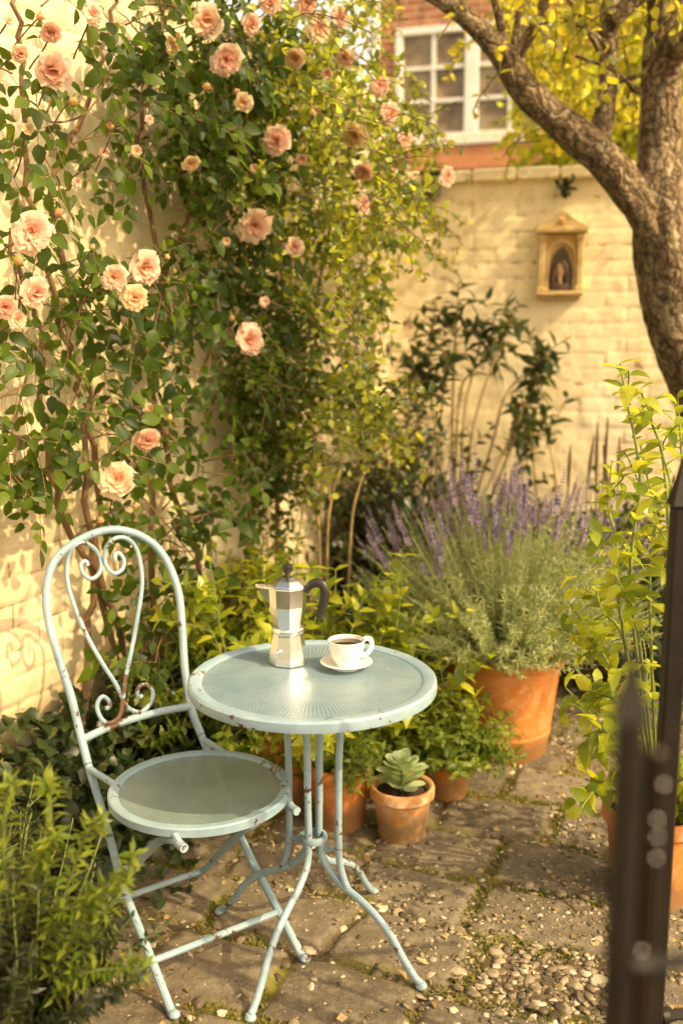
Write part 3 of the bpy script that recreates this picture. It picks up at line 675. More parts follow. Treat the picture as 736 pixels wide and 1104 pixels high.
for sg in (-1, 1):
    lg = ltube('leg', [cl(sg * np.interp(z, ZK, WK), back_v(z), z) for z in (.438, .38, .33, .2, .1, .006)], .0105, chair, 10)
    m = MB(); m.ball((sg * .18, 0, .012), .014, 10, (1, 1, .8)); lbuild(m, 'foot_cap', MAT['paint'], lg)
    r = sg * .150
    lg = ltube('leg', [cl(r, -.015, .418), cl(r, .04, .415), cl(r, .10, .388), cl(r, .17, .335), cl(r, .24, .265), cl(r, .35, .16), cl(r, .44, .07), cl(r, .515, .006)], .0105, chair, 10)
    m = MB(); m.ball((r, .515, .012), .014, 10, (1, 1, .8)); lbuild(m, 'foot_cap', MAT['paint'], lg)
    m = MB(); m.tube([cl(sg * .166, back_v(.43), .43), cl(sg * .16, .36, .437), cl(sg * .15, .30, .432)], .009, 8); lbuild(m, 'seat_bracket', MAT['paint'], chair)
    m = MB(); m.tube([cl(sg * .142, .245, .262), cl(sg * .186, .245, .262)], .008, 8); lbuild(m, 'pivot_bolt', MAT['paint'], chair)
    m = MB(); m.tube([cl(sg * .15, -.0, .418), cl(sg * .15, .03, .432)], .008, 8); lbuild(m, 'seat_stop', MAT['paint'], chair)
ltube('stretcher', [cl(-.178, .115, .083), cl(.178, .115, .083)], .0085, chair, 8, n=0)
ltube('stretcher', [cl(-.15, .47, .045), cl(.15, .47, .045)], .0085, chair, 8, n=0)
ltube('back_rail', [onback(90, 797), onback(118, 784), onback(144, 775), onback(175, 767), onback(204, 762)], .0105, chair, 10)
def zp(pts): return [onback(30 + x / 2.453, 550 + y / 2.453) for x, y in pts]
S1 = [(158, 148), (156, 138), (147, 136), (140, 147), (147, 168), (165, 182), (184, 173), (194, 150), (188, 120), (170, 97), (145, 86), (120, 97), (106, 130), (105, 190), (125, 260), (160, 340), (200, 410), (235, 465), (252, 505), (270, 527), (300, 533), (323, 512), (330, 482), (315, 463), (297, 466), (289, 480), (294, 494), (303, 492)]
S2 = [(228, 132), (226, 117), (238, 113), (250, 130), (247, 153), (228, 166), (209, 155), (199, 125), (206, 92), (228, 73), (255, 73), (280, 95), (294, 140), (298, 200), (285, 290), (270, 370), (255, 440), (248, 500), (240, 540), (220, 560), (197, 556), (182, 532), (181, 507), (195, 491), (212, 505), (211, 520), (201, 522)]
ltube('scroll', zp(S1), .0062, chair, 8, n=5)
ltube('scroll', [p + cl(0, -.009, 0) for p in zp(S2)], .0062, chair, 8, n=5)
m = MB(); SC = cl(0, .19, 0); R = .222
m.lathe([(R - .022, .4405), (R * .5, .4405), (0, .4405)], SC, 64, cap=False); seat = lbuild(m, 'seat', MAT['seat'], chair)
seat.data.transform(__import__('mathutils').Matrix.Translation((0, -.19, -.44))); seat.location = (0, .19, .44)
m = MB(); m.lathe([(R - .026, .436), (R - .026, .443), (R - .020, .4475), (R - .004, .4475), (R, .444), (R, .426), (R - .003, .424), (R - .006, .426), (R - .008, .436)], (0, 0, -.44), 72, closed=True); lbuild(m, 'seat_rim', MAT['paint'], seat)

TC = A_([-.07, 2.363, 0]); TZ = .72; TR = .30
table = thing('bistro_table', 'round pale blue green metal bistro table with four curved legs', 'table', TC)
m = MB(); m.lathe([(TR - .030, TZ - .0005), (TR * .5, TZ - .0005), (0, TZ - .0005)], (0, 0, 0), 80, cap=False); tt = lbuild(m, 'tabletop', MAT['tabletop'], table)
tt.data.transform(__import__('mathutils').Matrix.Translation((0, 0, -TZ))); tt.location = (0, 0, TZ)
m = MB(); m.lathe([(TR - .034, -.006), (TR - .034, .001), (TR - .028, .005), (TR - .006, .005), (TR, .0), (TR + .001, -.012), (TR, -.021), (TR - .003, -.022), (TR - .006, -.018), (TR - .008, -.006)], (0, 0, 0), 96, closed=True)
lbuild(m, 'table_rim', MAT['paint'], tt)
m = MB(); m.lathe([(.0, TZ - .012), (.055, TZ - .012), (.055, TZ - .006), (0, TZ - .006)], (0, 0, 0), 32); 
for k in range(2): 
    a = radians(62 + 90 * k); d = A_([cos(a), sin(a), 0]); m.tube([d * -.272 + UPV * (TZ - .016), d * .272 + UPV * (TZ - .016)], .008, 8)
lbuild(m, 'top_bracket', MAT['paint'], table)
for k, a0 in enumerate((243, 329, 58, 148)):
    a = radians(a0); d = A_([cos(a), sin(a), 0]); q = A_([-sin(a), cos(a), 0])
    def rz(lst, off=0.): return [d * r + UPV * z + q * off for r, z in lst]
    low = [(.085, .200), (.13, .178), (.175, .150), (.22, .108), (.255, .058), (.285, .022), (.302, .010)]
    if k % 2 == 0:      # the middle pair run up to the top
        lg = ltube('leg', rz([(.112, .703), (.098, .694), (.074, .672), (.050, .640), (.036, .600), (.029, .54), (.028, .42), (.025, .30), (.030, .255), (.048, .228)] + low), .0092, table, 10)
    else:
        lg = ltube('leg', rz([(.022, .296), (.026, .262), (.045, .232)] + low), .0092, table, 10)
    m = MB(); m.lathe([(0, 0), (.0135, .0), (.0145, .004), (.012, .010), (.009, .014), (0, .015)], d * .304, 14); lbuild(m, 'foot_cap', MAT['paint'], lg)
    if k % 2:
        ltube('stay', rz([(.158, .703), (.146, .694), (.118, .674), (.094, .645), (.080, .605), (.074, .5), (.073, .33), (.076, .262), (.086, .222), (.098, .197)]), .0090, table, 10)
        ltube('arch', rz([(.076, .585), (.072, .625), (.060, .660), (.042, .684), (.022, .694)]), .0072, table, 8)
        for z in (.285, .625):
            m = MB(); sp = [(.046 + .011 * (1 - j / 16) * cos(j * .62), z + .011 * (1 - j / 16) * sin(j * .62)) for j in range(14)]
            m.tube(rz(sp), .0038, 6); m.tube(rz([(.030, z - .003), (.057, z)]), .0036, 6); m.tube(rz([(.057, z), (.072, z + .005)]), .0036, 6)
            lbuild(m, 'scroll', MAT['paint'], table)
for z in (.305, .635):
    m = MB(); m.lathe([(.026, z - .009), (.033, z - .009), (.0345, z - .005), (.0345, z + .005), (.033, z + .009), (.026, z + .009)], (0, 0, 0), 28, closed=True); lbuild(m, 'collar', MAT['paint'], table)

# ---- moka pot
TOPZ = TZ + .0045
MK = A_([-.134, 2.478, TZ + .001]); k8 = 8
mk = thing('moka_pot', 'silver octagonal stovetop coffee pot with black handle on the round table', 'coffee pot', MK, radians(-14))
m = MB(); m.lathe([(0, 0), (.047, 0), (.0495, .003), (.0490, .012), (.0385, .074), (.038, .080)], (0, 0, 0), k8, rot=pi / 8); lbuild(m, 'boiler', MAT['alu'], mk, False)
m = MB(); m.lathe([(.030, .0805), (.0405, .0805), (.0415, .084), (.0415, .092), (.039, .096), (.034, .097)], (0, 0, 0), 40); lbuild(m, 'collar', MAT['alu'], mk)
m = MB(); m.lathe([(.034, .0965), (.037, .0975), (.0385, .104), (.0425, .128), (.0455, .150), (.0475, .196), (.0470, .199), (.030, .199)], (0, 0, 0), k8, rot=pi / 8); body = lbuild(m, 'body', MAT['alu'], mk, False)
m = MB(); a = [(-.040, -.020, .192), (-.040, .020, .192), (-.086, 0, .200), (-.041, -.006, .145), (-.041, .006, .145), (-.083, 0, .190)]
m.add(a, [[0, 3, 5, 2], [1, 2, 5, 4], [0, 1, 4, 3], [3, 4, 5]]); lbuild(m, 'spout', MAT['alu'], mk, False)
m = MB(); m.lathe([(.0485, .1995), (.0490, .202), (.047, .206), (.034, .216), (.014, .224), (.0, .225)], (0, 0, 0), k8, rot=pi / 8); lid = lbuild(m, 'lid', MAT['alu'], mk, False)
m = MB(); m.lathe([(.006, .2245), (.007, .231), (.0105, .236), (.0135, .246), (.0125, .252), (.007, .255), (0, .2555)], (0, 0, 0), 12); lbuild(m, 'knob', MAT['bakelite'], lid)
m = MB(); m.tube(catmull([(.046, 0, .188), (.058, 0, .204), (.074, 0, .212), (.090, 0, .206), (.096, 0, .188), (.093, 0, .165), (.086, 0, .140), (.082, 0, .124)], 5), [.0075] * 6 + [.0092] * 24 + [.0085] * 6, 10, flat=1.25); lbuild(m, 'handle', MAT['bakelite'], mk)
m = MB(); m.tube([(-.012, -.0405, .040), (-.012, -.052, .040)], .006, 6); m.ball((-.012, -.052, .040), .0045, 8); lbuild(m, 'valve', MAT['alu'], mk)
# small dark engraved spot pattern (plain badge without the figure)
# ---- cup and saucer
CP = A_([.012, 2.437, TOPZ - .004])
t = thing('saucer', 'small white porcelain saucer under the coffee cup', 'saucer', CP)
m = MB(); m.lathe([(0, .003), (.026, .003), (.028, .0), (.034, .0), (.036, .005), (.052, .010), (.064, .0165), (.0655, .0180), (.064, .0190), (.050, .0135), (.034, .0085), (.028, .0075), (0, .0075)], (0, 0, 0), 56); lbuild(m, 'dish', MAT['china'], t)
t = thing('coffee_cup', 'white porcelain cup full of black coffee', 'cup', CP + A_([0, 0, .008]), radians(28))
m = MB(); m.lathe([(0, .002), (.021, .002), (.0225, .0), (.026, .0), (.0265, .005), (.031, .012), (.039, .026), (.0435, .044), (.0455, .060), (.0462, .0645), (.0452, .0655), (.0438, .0640), (.042, .046), (.037, .028), (.029, .014), (.020, .008), (0, .007)], (0, 0, 0), 56); lbuild(m, 'bowl', MAT['china'], t)
m = MB(); m.tube(catmull([(.0425, 0, .054), (.055, 0, .060), (.068, 0, .056), (.073, 0, .042), (.066, 0, .026), (.052, 0, .018), (.036, 0, .019)], 5), .0042, 10, flat=1.5); lbuild(m, 'handle', MAT['china'], t)
m = MB(); m.lathe([(.0428, .0555), (.02, .0555), (0, .0555)], (0, 0, 0), 40, cap=False); lbuild(m, 'coffee', MAT['coffee'], t)

# ================================================================== POTS
def pot_shape(root, R, H, rb, rim_h, mat, rim_t=.008, soil_in=.03):
    t = .012 + R * .03; e = R * .05
    def rr(z): return rb + (R - e - rb) * z / H
    m = MB(); m.lathe([(0, .004), (rb * .9, .004), (rb * .92, 0), (rb * .98, 0), (rb, .004), (rr(H - rim_h), H - rim_h), (R - .004, H - rim_h + .003), (R, H - rim_h + .008), (R + e * .1, H - .008), (R - .003, H - .001), (R - t * .5, H), (R - t, H - .005), (R - t - .004, H - soil_in), (R - t - .004, H - soil_in - .02)], (0, 0, 0), 64)
    p = lbuild(m, 'pot', mat, root)
    k = 40; m = MB(); V = [[0, 0, H - soil_in]]; F = []
    for i, f in enumerate((.35, .7, 1.)):
        for j in range(k): V.append([f * (R - t - .003) * cos(2 * pi * j / k), f * (R - t - .003) * sin(2 * pi * j / k), H - soil_in + (rng.normal(0, .004) if f < 1 else -.003)])
    F += [[0, 1 + j, 1 + (j + 1) % k] for j in range(k)]
    for i in range(2): F += [[1 + i * k + j, 1 + (i + 1) * k + j, 1 + (i + 1) * k + (j + 1) % k, 1 + i * k + (j + 1) % k] for j in range(k)]
    m.add(V, F); lbuild(m, 'soil', MAT['soil'], root)
    return p
def bushy(root, c, H0, n, rad, ht, leaf, kind, mat, stem, nl=9, mode='opp', grav=-.4, wob=.25, flat=.9, wid=1., up=.6, lo=.35, rs=.0022, curl=1.):
    """many leafy shoots fanning out of the pot (world coordinates)"""
    L = Leaves(kind); m = MB(); c = np.asarray(c)
    for i in range(n):
        a = rng.uniform(0, 2 * pi); q = sqrt(rng.uniform(0, 1)); st = c + A_([cos(a) * q * rad * .42, sin(a) * q * rad * .42, H0])
        d = A_([cos(a) * q * flat, sin(a) * q * flat, 1.0 - .55 * q]); ln = rng.uniform(lo, 1.) * sqrt((rad * q) ** 2 + (ht * sqrt(1 - .75 * q * q)) ** 2)
        P = path(st, d, ln, 6, grav * q, wob); m.tube(P, np.linspace(rs, rs * .5, len(P)), 5, False); leafy(L, P, nl, leaf, mode, up=up, wid=wid, t0=.1)
    L.build('foliage', MAT[mat], root, droop=.35 * curl); m.build('stems', MAT[stem], root)
# lavender
LC = A_([.60, 3.64, 0]); LH = .41
lav = thing('potted_lavender', 'big bushy purple lavender in the largest terracotta pot', 'potted plant', LC)
pot_shape(lav, .232, LH, .168, .055, MAT['terra'], soil_in=.03)
m = MB(); m.lathe([(.176, .085), (.1815, .088), (.1825, .094), (.1815, .100), (.179, .102)], (0, 0, 0), 64); lbuild(m, 'pot_band', MAT['terra'], lav)
L = Leaves('needle'); m = MB(); tips = []
for i in range(900):
    a = rng.uniform(0, 2 * pi); q = rng.uniform(0, 1) ** .6
    ln = rng.uniform(.72, 1.0) * (.66 - .12 * q ** 2); el = pi / 2 - q * radians(80)
    d = A_([cos(a) * cos(el), sin(a) * cos(el), sin(el)])
    P = path(LC + A_([cos(a) * q * .12, sin(a) * q * .12, LH - .03]), d, ln, 7, .20, .09)
    m.tube(P, np.linspace(.0018, .0010, len(P)), 4, False); leafy(L, P[:7], 14, .032, 'whorl', t0=.05, up=.2, wid=1.1, spread=.6); tips.append((P[-1], unit(P[-1] - P[-2]), q))
for i in range(260):   # low leafy filling
    a = rng.uniform(0, 2 * pi); q = rng.uniform(.1, 1); el = pi / 2 - q * radians(80); d = A_([cos(a) * cos(el), sin(a) * cos(el), sin(el)])
    P = path(LC + A_([cos(a) * q * .15, sin(a) * q * .15, LH - .02]), d, rng.uniform(.15, .40), 5, .2, .2); m.tube(P, .0013, 4, False); leafy(L, P, 12, .036, 'whorl', t0=.05, up=.2, wid=1.2)
L.build('foliage', MAT['grey_leaf'], lav); m.build('stems', MAT['lav_stem'], lav)
def spike_mesh(ln, seed):
    L = Leaves('small'); T, F3, F4 = TPL['small']
    for t in np.linspace(0, 1, 15):
        for j in range(6):
            a = j * pi / 3 + t * 9; o = A_([cos(a), sin(a), 0])
            L.add(o * .0015 + UPV * t * ln, o * .85 + UPV * .9, UPV - o * .4 + rv(.2), .0125 * (1.05 - .6 * t) * rng.uniform(.7, 1.2), 1.5)
    o = L.build('flower_spike', MAT['lav']); me = o.data; bpy.data.objects.remove(o); return me
SPK = [spike_mesh(l, i) for i, l in enumerate((.075, .09, .11, .13))]
tips = [q for q in tips if q[0][1] > LC[1] - .30 and q[0][2] > .72]; tips.sort(key=lambda q: -(.30 * q[0][2] + rng.normal(0, .12)))
from mathutils import Matrix
for i, (p, d, q) in enumerate(tips[:97]):
    o = bpy.data.objects.new('flower_spike', SPK[i % 4]); link(o, lav)
    o.rotation_mode = 'QUATERNION'; o.rotation_quaternion = Vector(d + UPV * .55).to_track_quat('Z', 'Y'); o.location = (p - d * .03 - LC).tolist(); s_ = rng.uniform(.8, 1.25); o.scale = (s_ * 1.05, s_ * 1.05, s_ * 1.1)
VV = []; FF3 = []; nv = 0
for i, (p, d, q) in enumerate(tips[97:175]):
    me = SPK[i % 4]; v = np.empty(len(me.vertices) * 3, np.float32); me.vertices.foreach_get('co', v); v = v.reshape(-1, 3) * A_([.9, .9, rng.uniform(.5, .95)])
    R = np.array(Vector(d + UPV * .55).to_track_quat('Z', 'Y').to_matrix()); VV.append(v @ R.T + (p - d * .03 - LC))
    f = A_([list(x.vertices) for x in me.polygons]); FF3.append(f + nv); nv += len(v)
tag(obj('small_flower_spikes', np.concatenate(VV), [np.concatenate(FF3)], MAT['lav'], lav), kind='stuff')
# succulent
c = A_([.187, 2.955, 0])
t = thing('potted_succulent', 'small terracotta pot with a pale green rosette succulent', 'potted plant', c)
pot_shape(t, .100, .172, .070, .042, MAT['terra_pale'], soil_in=.022)
L = Leaves('spoon')
for ring, (n_, el, ln) in enumerate(((6, .12, .072), (7, .34, .068), (6, .62, .056), (4, 1.0, .036))):
    for j in range(n_):
        a = 2 * pi * j / n_ + ring * .5 + rng.normal(0, .1); d = A_([cos(a) * cos(el), sin(a) * cos(el), sin(el)])
        L.add(c + A_([0, 0, .205 + ring * .009]) + d * .006, d, UPV - d * .2, ln * rng.uniform(.9, 1.1), .95)
for ring, (n_, el, z) in enumerate(((6, .0, .168), (6, .15, .188))):
    for j in range(n_):
        a = 2 * pi * j / n_ + ring; d = A_([cos(a) * cos(el), sin(a) * cos(el), sin(el)]); L.add(c + A_([0, 0, z]) + d * .006, d, UPV, .068, 1.1)
L.build('rosette', MAT['succ'], t, droop=-.25); m = MB(); m.tube([(0, 0, .14), (0, 0, .22)], .006, 8); lbuild(m, 'stem', MAT['green_stem'], t)
# herb pots
for nm, lab, c, R, H, rb, n_, rad, ht, nl in (
    ('potted_herb', 'medium terracotta pot of leafy herbs behind the succulent', (.352, 3.255), .100, .168, .072, 150, .20, .27, 9),
    ('potted_herb', 'terracotta pot of herbs seen between the table legs', (-.005, 3.035), .106, .212, .078, 70, .13, .15, 7),
    ('potted_herb', 'tall terracotta pot of trailing green leaves behind the chair seat', (-.195, 3.20), .128, .325, .095, 60, .15, .12, 7)):
    c = A_([c[0], c[1], 0]); t = thing(nm, lab, 'potted plant', c, group='terracotta herb pots by the table')
    pot_shape(t, R, H, rb, .045, MAT['terra']); bushy(t, c, H - .03, n_, rad, ht, .042, 'lance', 'herb_leaf', 'green_stem', nl, wid=1.35)

# ================================================================== CLIMBING ROSE
def rosebloom(seed, layers=((7, .98, .20, 1.0), (7, .86, .42, .85), (6, .70, .70, .65), (6, .52, .95, .45), (5, .36, 1.15, .2), (4, .2, 1.3, 0.))):
    """double bloom opening along +z: wide pale outer petals, cupped deeper-coloured heart"""
    r2 = np.random.default_rng(seed); V = []; F = []; tone = []; nb = 0
    for li, (k, ln, el, tn) in enumerate(layers):
        for j in range(k):
            a = 2 * pi * (j + .5 * (li % 2)) / k + r2.normal(0, .13); wd = ln * (.56 if li < 3 else .66) * r2.uniform(.88, 1.12); l = ln * r2.uniform(.86, 1.1); e = el + r2.normal(0, .12); n1, n2 = 7, 7
            ra = A_([cos(a), sin(a), 0]); ta = A_([-sin(a), cos(a), 0]); cur = r2.uniform(.5, 1.0)
            for i in range(n1):
                t = i / (n1 - 1)
                ang = e + cur * .9 * (1 - t) - (.85 if li < 3 else .25) * max(0, t - .6) * 2
                if i == 0: p = ra * .05 + UPV * (.02 + li * .03); 
                else: p = p + (ra * cos(ang) + UPV * sin(ang)) * l / (n1 - 1)
                w = wd * sin(min(1., t * 1.25 + .12) * pi * .62) ** .8
                for q in range(n2):
                    s = (q / (n2 - 1) - .5) * 2
                    cup = (1 - cos(s * 1.1)) * w * (.55 if li > 1 else .35)
                    ruf = .035 * sin(s * 5 + j * 2.1) * t * t + .05 * r2.normal() * t * (1 if i == n1 - 1 else .2)
                    ninx = -ra * sin(ang) + UPV * cos(ang)
                    V.append(p + ta * w * s * .95 + ninx * (cup + ruf * .6) - (ra * cos(ang) + UPV * sin(ang)) * (.10 * s * s * ln * t)); tone.append(np.clip(tn * .75 + .25 * t + r2.normal(0, .03), 0, 1))
            for i in range(n1 - 1): F += [[nb + i * n2 + q, nb + i * n2 + q + 1, nb + (i + 1) * n2 + q + 1, nb + (i + 1) * n2 + q] for q in range(n2 - 1)]
            nb += n1 * n2
    V = A_(V); V[:, 2] -= .25
    return meshdata('rose_bloom', V, F, MAT['petal'], True, dict(tone=tone))
BLOOM = [rosebloom(i) for i in range(4)] + [rosebloom(9, ((6, .9, .75, .95), (6, .78, 1.0, .7), (5, .6, 1.15, .45), (4, .4, 1.3, .2)))]
ROSES = True
rose = thing('climbing_rose', 'climbing rose with large peach pink blooms trained over the cream wall', 'rose bush', W0)
blooms = [(33, 250, 25, .34), (37, 315, 19, .34), (5, 330, 15, .33), (155, 288, 20, .36), (123, 299, 16, .34), (145, 321, 16, .36), (274, 242, 21, .36), (268, 366, 19, .36), (126, 518, 22, .32), (158, 474, 16, .28), (160, 440, 9, .25), (57, 76, 21, .32), (55, 34, 13, .3), (21, 57, 11, .3), (9, 23, 9, .3),
          (222, 22, 19, .36), (243, 63, 20, .38), (299, 152, 18, .4), (343, 30, 17, .45), (383, 145, 16, .5), (392, 184, 13, .5), (420, 122, 13, .55), (481, 190, 12, .7), (317, 266, 11, .4), (286, 326, 9, .38), (148, 163, 10, .3), (160, 129, 8, .28), (112, 164, 9, .28), (82, 196, 9, .28), (325, 170, 10, .42),
          (274, 181, 8, .38), (243, 259, 8, .35), (318, 62, 13, .42), (291, 3, 13, .4), (391, 220, 12, .52), (372, 62, 12, .5), (18, 345, 12, .3), (352, 78, 10, .5), (340, 120, 9, .45), (100, 15, 14, .32), (185, 48, 11, .34), (270, 26, 13, .38), (330, 2, 14, .42), (365, 18, 12, .45), (410, 93, 12, .55), (436, 150, 11, .6), (30, 140, 10, .3), (262, 110, 11, .38), (205, 175, 11, .34)]
BUDS = [(178, 275), (98, 270), (60, 232), (220, 95), (262, 215), (140, 545), (108, 560), (182, 455), (75, 110), (40, 20), (250, 100), (330, 55), (365, 120), (20, 285), (248, 345), (300, 300), (190, 45), (120, 140)]
CULL[:] = [(x, y, r * .95, float(np.dot(wallp(x, y, o) - CAM, CF))) for x, y, r, o in blooms]
L = Leaves('oval'); m = MB(); tw = MB()
# canes
canes = [[(70, 905), (95, 700), (105, 560), (92, 440), (60, 330), (30, 180), (20, 40), (15, -40)], [(150, 900), (140, 720), (100, 600), (92, 480), (98, 380), (70, 290), (60, 190), (95, 110), (120, 20), (125, -40)],
         [(165, 900), (165, 700), (165, 520), (166, 420), (180, 350), (165, 260), (150, 150), (170, 40), (180, -40)], [(185, 890), (215, 640), (185, 520), (165, 380), (200, 240), (235, 150), (250, 40)],
         [(230, 880), (262, 640), (275, 520), (270, 380), (240, 250), (225, 120), (215, -20)], [(140, 880), (120, 680), (70, 560), (45, 460), (40, 360), (10, 250)]]
caneP = []
for c in canes:
    P = catmull([wallp(x, y, .05 + .07 * rng.uniform()) for x, y in c], 6) + rng.normal(0, .008, (6 * (len(c) - 1) + 1, 3)); P[0][2] = max(P[0][2], -.01); caneP.append(P); cm = MB(); cm.tube(P, np.linspace(.0125, .006, len(P)), 7, jit=.08); cm.build('cane', MAT['cane'], rose)
blobs = [(25, 100, 45, 9), (90, 125, 45, 12), (60, 165, 35, 5), (18, 190, 34, 9), (150, 30, 60, 60), (215, 60, 70, 95), (290, 70, 55, 60), (205, 130, 60, 84), (270, 150, 55, 66), (150, 110, 40, 16), (240, 205, 70, 95), (185, 270, 50, 40), (255, 290, 60, 80), (215, 325, 35, 15),
         (110, 250, 40, 7), (90, 300, 50, 21), (45, 290, 40, 16), (60, 345, 50, 22), (15, 385, 40, 10), (75, 385, 40, 15), (125, 345, 30, 6), (75, 450, 42, 17), (25, 465, 25, 3), (120, 430, 22, 3), (165, 480, 36, 12), (205, 500, 36, 14), (95, 520, 40, 12), (150, 560, 40, 20),
         (175, 610, 42, 26), (60, 520, 22, 3), (190, 650, 40, 22), (12, 500, 18, 2), (200, 395, 26, 4), (10, 60, 25, 5), (60, 20, 30, 4), (120, 200, 30, 2), (145, 640, 40, 17), (215, 560, 36, 14), (100, 30, 25, 3), (80, 480, 30, 6)]
for bx_, by_, br, n_ in blobs:
    k = max(1, n_ // 5)
    for _ in range(k):
        a = rng.uniform(0, 2 * pi); q = sqrt(rng.uniform(0, 1)) * br
        st = wallp(bx_ + cos(a) * q * .8, by_ + sin(a) * q * .8, rng.uniform(.05, .26))
        d = WN * rng.uniform(.1, .8) + WD * rng.normal(0, .7) + UPV * rng.normal(.1, .6)
        P = path(st, d, rng.uniform(.10, .24), 5, -.35, .3); tw.tube(P, np.linspace(.003, .0016, len(P)), 5, False)
        for i in range(4):
            p, dd = along(P, (i + 1) / 4); o = unit(np.cross(dd, WN + rv(.3))) * (1 if i % 2 else -1)
            compound(L, tw, p, o + dd * .5 + WN * .25 - UPV * .1 + rv(.2), WN * .7 + UPV * .45 - A_([0, .25, 0]) + rv(.35), rng.uniform(.036, .060))
# deliberate near sprays that read singly against the wall
for pts in ([(60, 100), (50, 130), (95, 120), (125, 60)], [(160, 430), (195, 400), (240, 400)], [(165, 500), (205, 468), (228, 440)], [(20, 470), (15, 500)], [(165, 360), (190, 370), (198, 372)], [(30, 400), (10, 480), (12, 520)], [(120, 500), (175, 560), (215, 610)]):
    P = catmull([wallp(x, y, .12 + .05 * i) for i, (x, y) in enumerate(pts)], 4); tw.tube(P, np.linspace(.004, .002, len(P)), 5, False)
    for i in range(6):
        p, dd = along(P, (i + 1) / 6); o = unit(np.cross(dd, WN + rv(.2))) * (1 if i % 2 else -1); compound(L, tw, p, o + dd * .6 - UPV * .15, WN * .8 + UPV * .3 - A_([0, .4, 0]) + rv(.25), rng.uniform(.040, .058))
def bud_mesh():
    V = []; F = []; tone = []; k = 10
    prof = [(.0, 0), (.30, .12), (.44, .35), (.40, .62), (.22, .88), (.05, 1.0)]
    for i, (r_, z_) in enumerate(prof):
        for j in range(k):
            a = 2 * pi * j / k + i * .25; q = 1 + .12 * sin(3 * a + i); V.append([r_ * q * cos(a), r_ * q * sin(a), z_ * 1.25]); tone.append(.75 - .5 * i / 5)
    F = [[i * k + j, i * k + (j + 1) % k, (i + 1) * k + (j + 1) % k, (i + 1) * k + j] for i in range(5) for j in range(k)] + [[5 * k + j for j in range(k)]]
    return meshdata('rose_bud', V, F, MAT['petal'], True, dict(tone=tone))
BUD = bud_mesh(); SEP = Leaves('lance')
for j in range(5): SEP.add(A_([0, 0, -.05]), UPV + A_([cos(j * 1.257), sin(j * 1.257), 0]) * .75, UPV * .2 - A_([cos(j * 1.257), sin(j * 1.257), 0]), 1.15, 1.5)
o = SEP.build('sepals', MAT['herb_leaf']); SEPM = o.data; bpy.data.objects.remove(o)
for x, y in BUDS:
    p = wallp(x, y, .33); d = unit(UPV * rng.uniform(-.2, 1.) + WN * .6 + rv(.35)); o = bpy.data.objects.new('rose_bud', BUD); link(o, rose)
    o.rotation_mode = 'QUATERNION'; o.rotation_quaternion = Vector(d).to_track_quat('Z', 'Y'); o.location = (p - W0).tolist(); r_ = rng.uniform(.016, .026); o.scale = (r_, r_, r_)
    tw.tube(path(p, -d * .7 - WN * .5 - UPV * .4, .14, 5, 0, .2), .002, 5, False)
    q = bpy.data.objects.new('sepals', SEPM); link(q, o)
for i, (x, y, r, off) in enumerate(blooms):
    p = wallp(x, y, off); dep = np.dot(p - CAM, CF); R = r / FPX * dep * 1.02
    o = bpy.data.objects.new('rose_bloom', BLOOM[4 if r < 11 else i % 4]); link(o, rose)
    d = unit(unit(CAM - p) * .75 + WN * .35 + A_([rng.normal(0, .42), 0, rng.normal(-.12, .36)]) + (A_([.35, 0, -.1]) if i in (0, 1, 3, 7) else 0)); 
    o.rotation_mode = 'QUATERNION'; o.rotation_quaternion = Vector(d).to_track_quat('Z', 'Y') @ Vector((0, 0, 1)).rotation_difference(Vector((0, 0, 1))); o.location = (p - W0).tolist(); o.scale = (R, R, R)
    b = p - d * R * .2; P = path(b, -d * .6 - WN * .5 - UPV * .6, .16, 5, 0, .2); tw.tube(P, .0026, 5, False)
    for j in range(2): 
        q, dd = along(P, .5 + .3 * j); compound(L, tw, q, rv(1.) + dd * .3, WN * .7 + UPV * .4 - A_([0, .3, 0]) + rv(.3), rng.uniform(.032, .046))
L.build('foliage', MAT['rose_leaf'], rose, droop=.3); tw.build('twigs', MAT['cane'], rose)

# ---- small-leaved climber, sunlight towards the corner put into its leaf colour
clim = thing('wall_climber', 'small leaved climber tinted bright yellow green for sunlight near the wall corner', 'climbing plant', wallp(300, 640, .05) * A_([1, 1, 0]))
L = Leaves('oval'); LD = Leaves('oval'); m = MB()
cb = [(285, 395, 36, 60, .05, .3), (285, 440, 34, 58, .05, .26), (280, 490, 32, 54, .04, .22), (295, 345, 42, 56, .05, .35), (335, 300, 50, 44, .05, .4), (350, 235, 50, 40, .1, .45), (370, 165, 50, 36, .15, .5), (350, 95, 55, 36, .1, .5), (400, 190, 36, 18, .2, .5), (375, 275, 36, 20, .1, .4), (345, 25, 50, 26, .2, .5),
      (340, 400, 40, 30, .05, .35), (368, 425, 36, 22, .1, .4), (325, 445, 34, 22, .05, .3), (388, 455, 30, 14, .1, .4), (300, 20, 40, 22, .2, .5), (310, 120, 50, 34, .1, .4), (310, 200, 50, 38, .1, .4), (285, 530, 30, 18, .05, .2), (260, 420, 25, 14, .05, .2), (330, 500, 28, 10, .05, .2), (395, 120, 30, 12, .2, .5), (265, 460, 22, 14, .05, .2), (405, 150, 40, 22, .5, .85), (425, 215, 35, 16, .5, .85), (395, 250, 36, 22, .45, .8), (375, 330, 34, 16, .4, .7), (395, 440, 36, 22, .45, .8), (350, 110, 34, 18, .45, .7), (345, 20, 36, 18, .4, .7), (340, 450, 36, 18, .3, .6)]
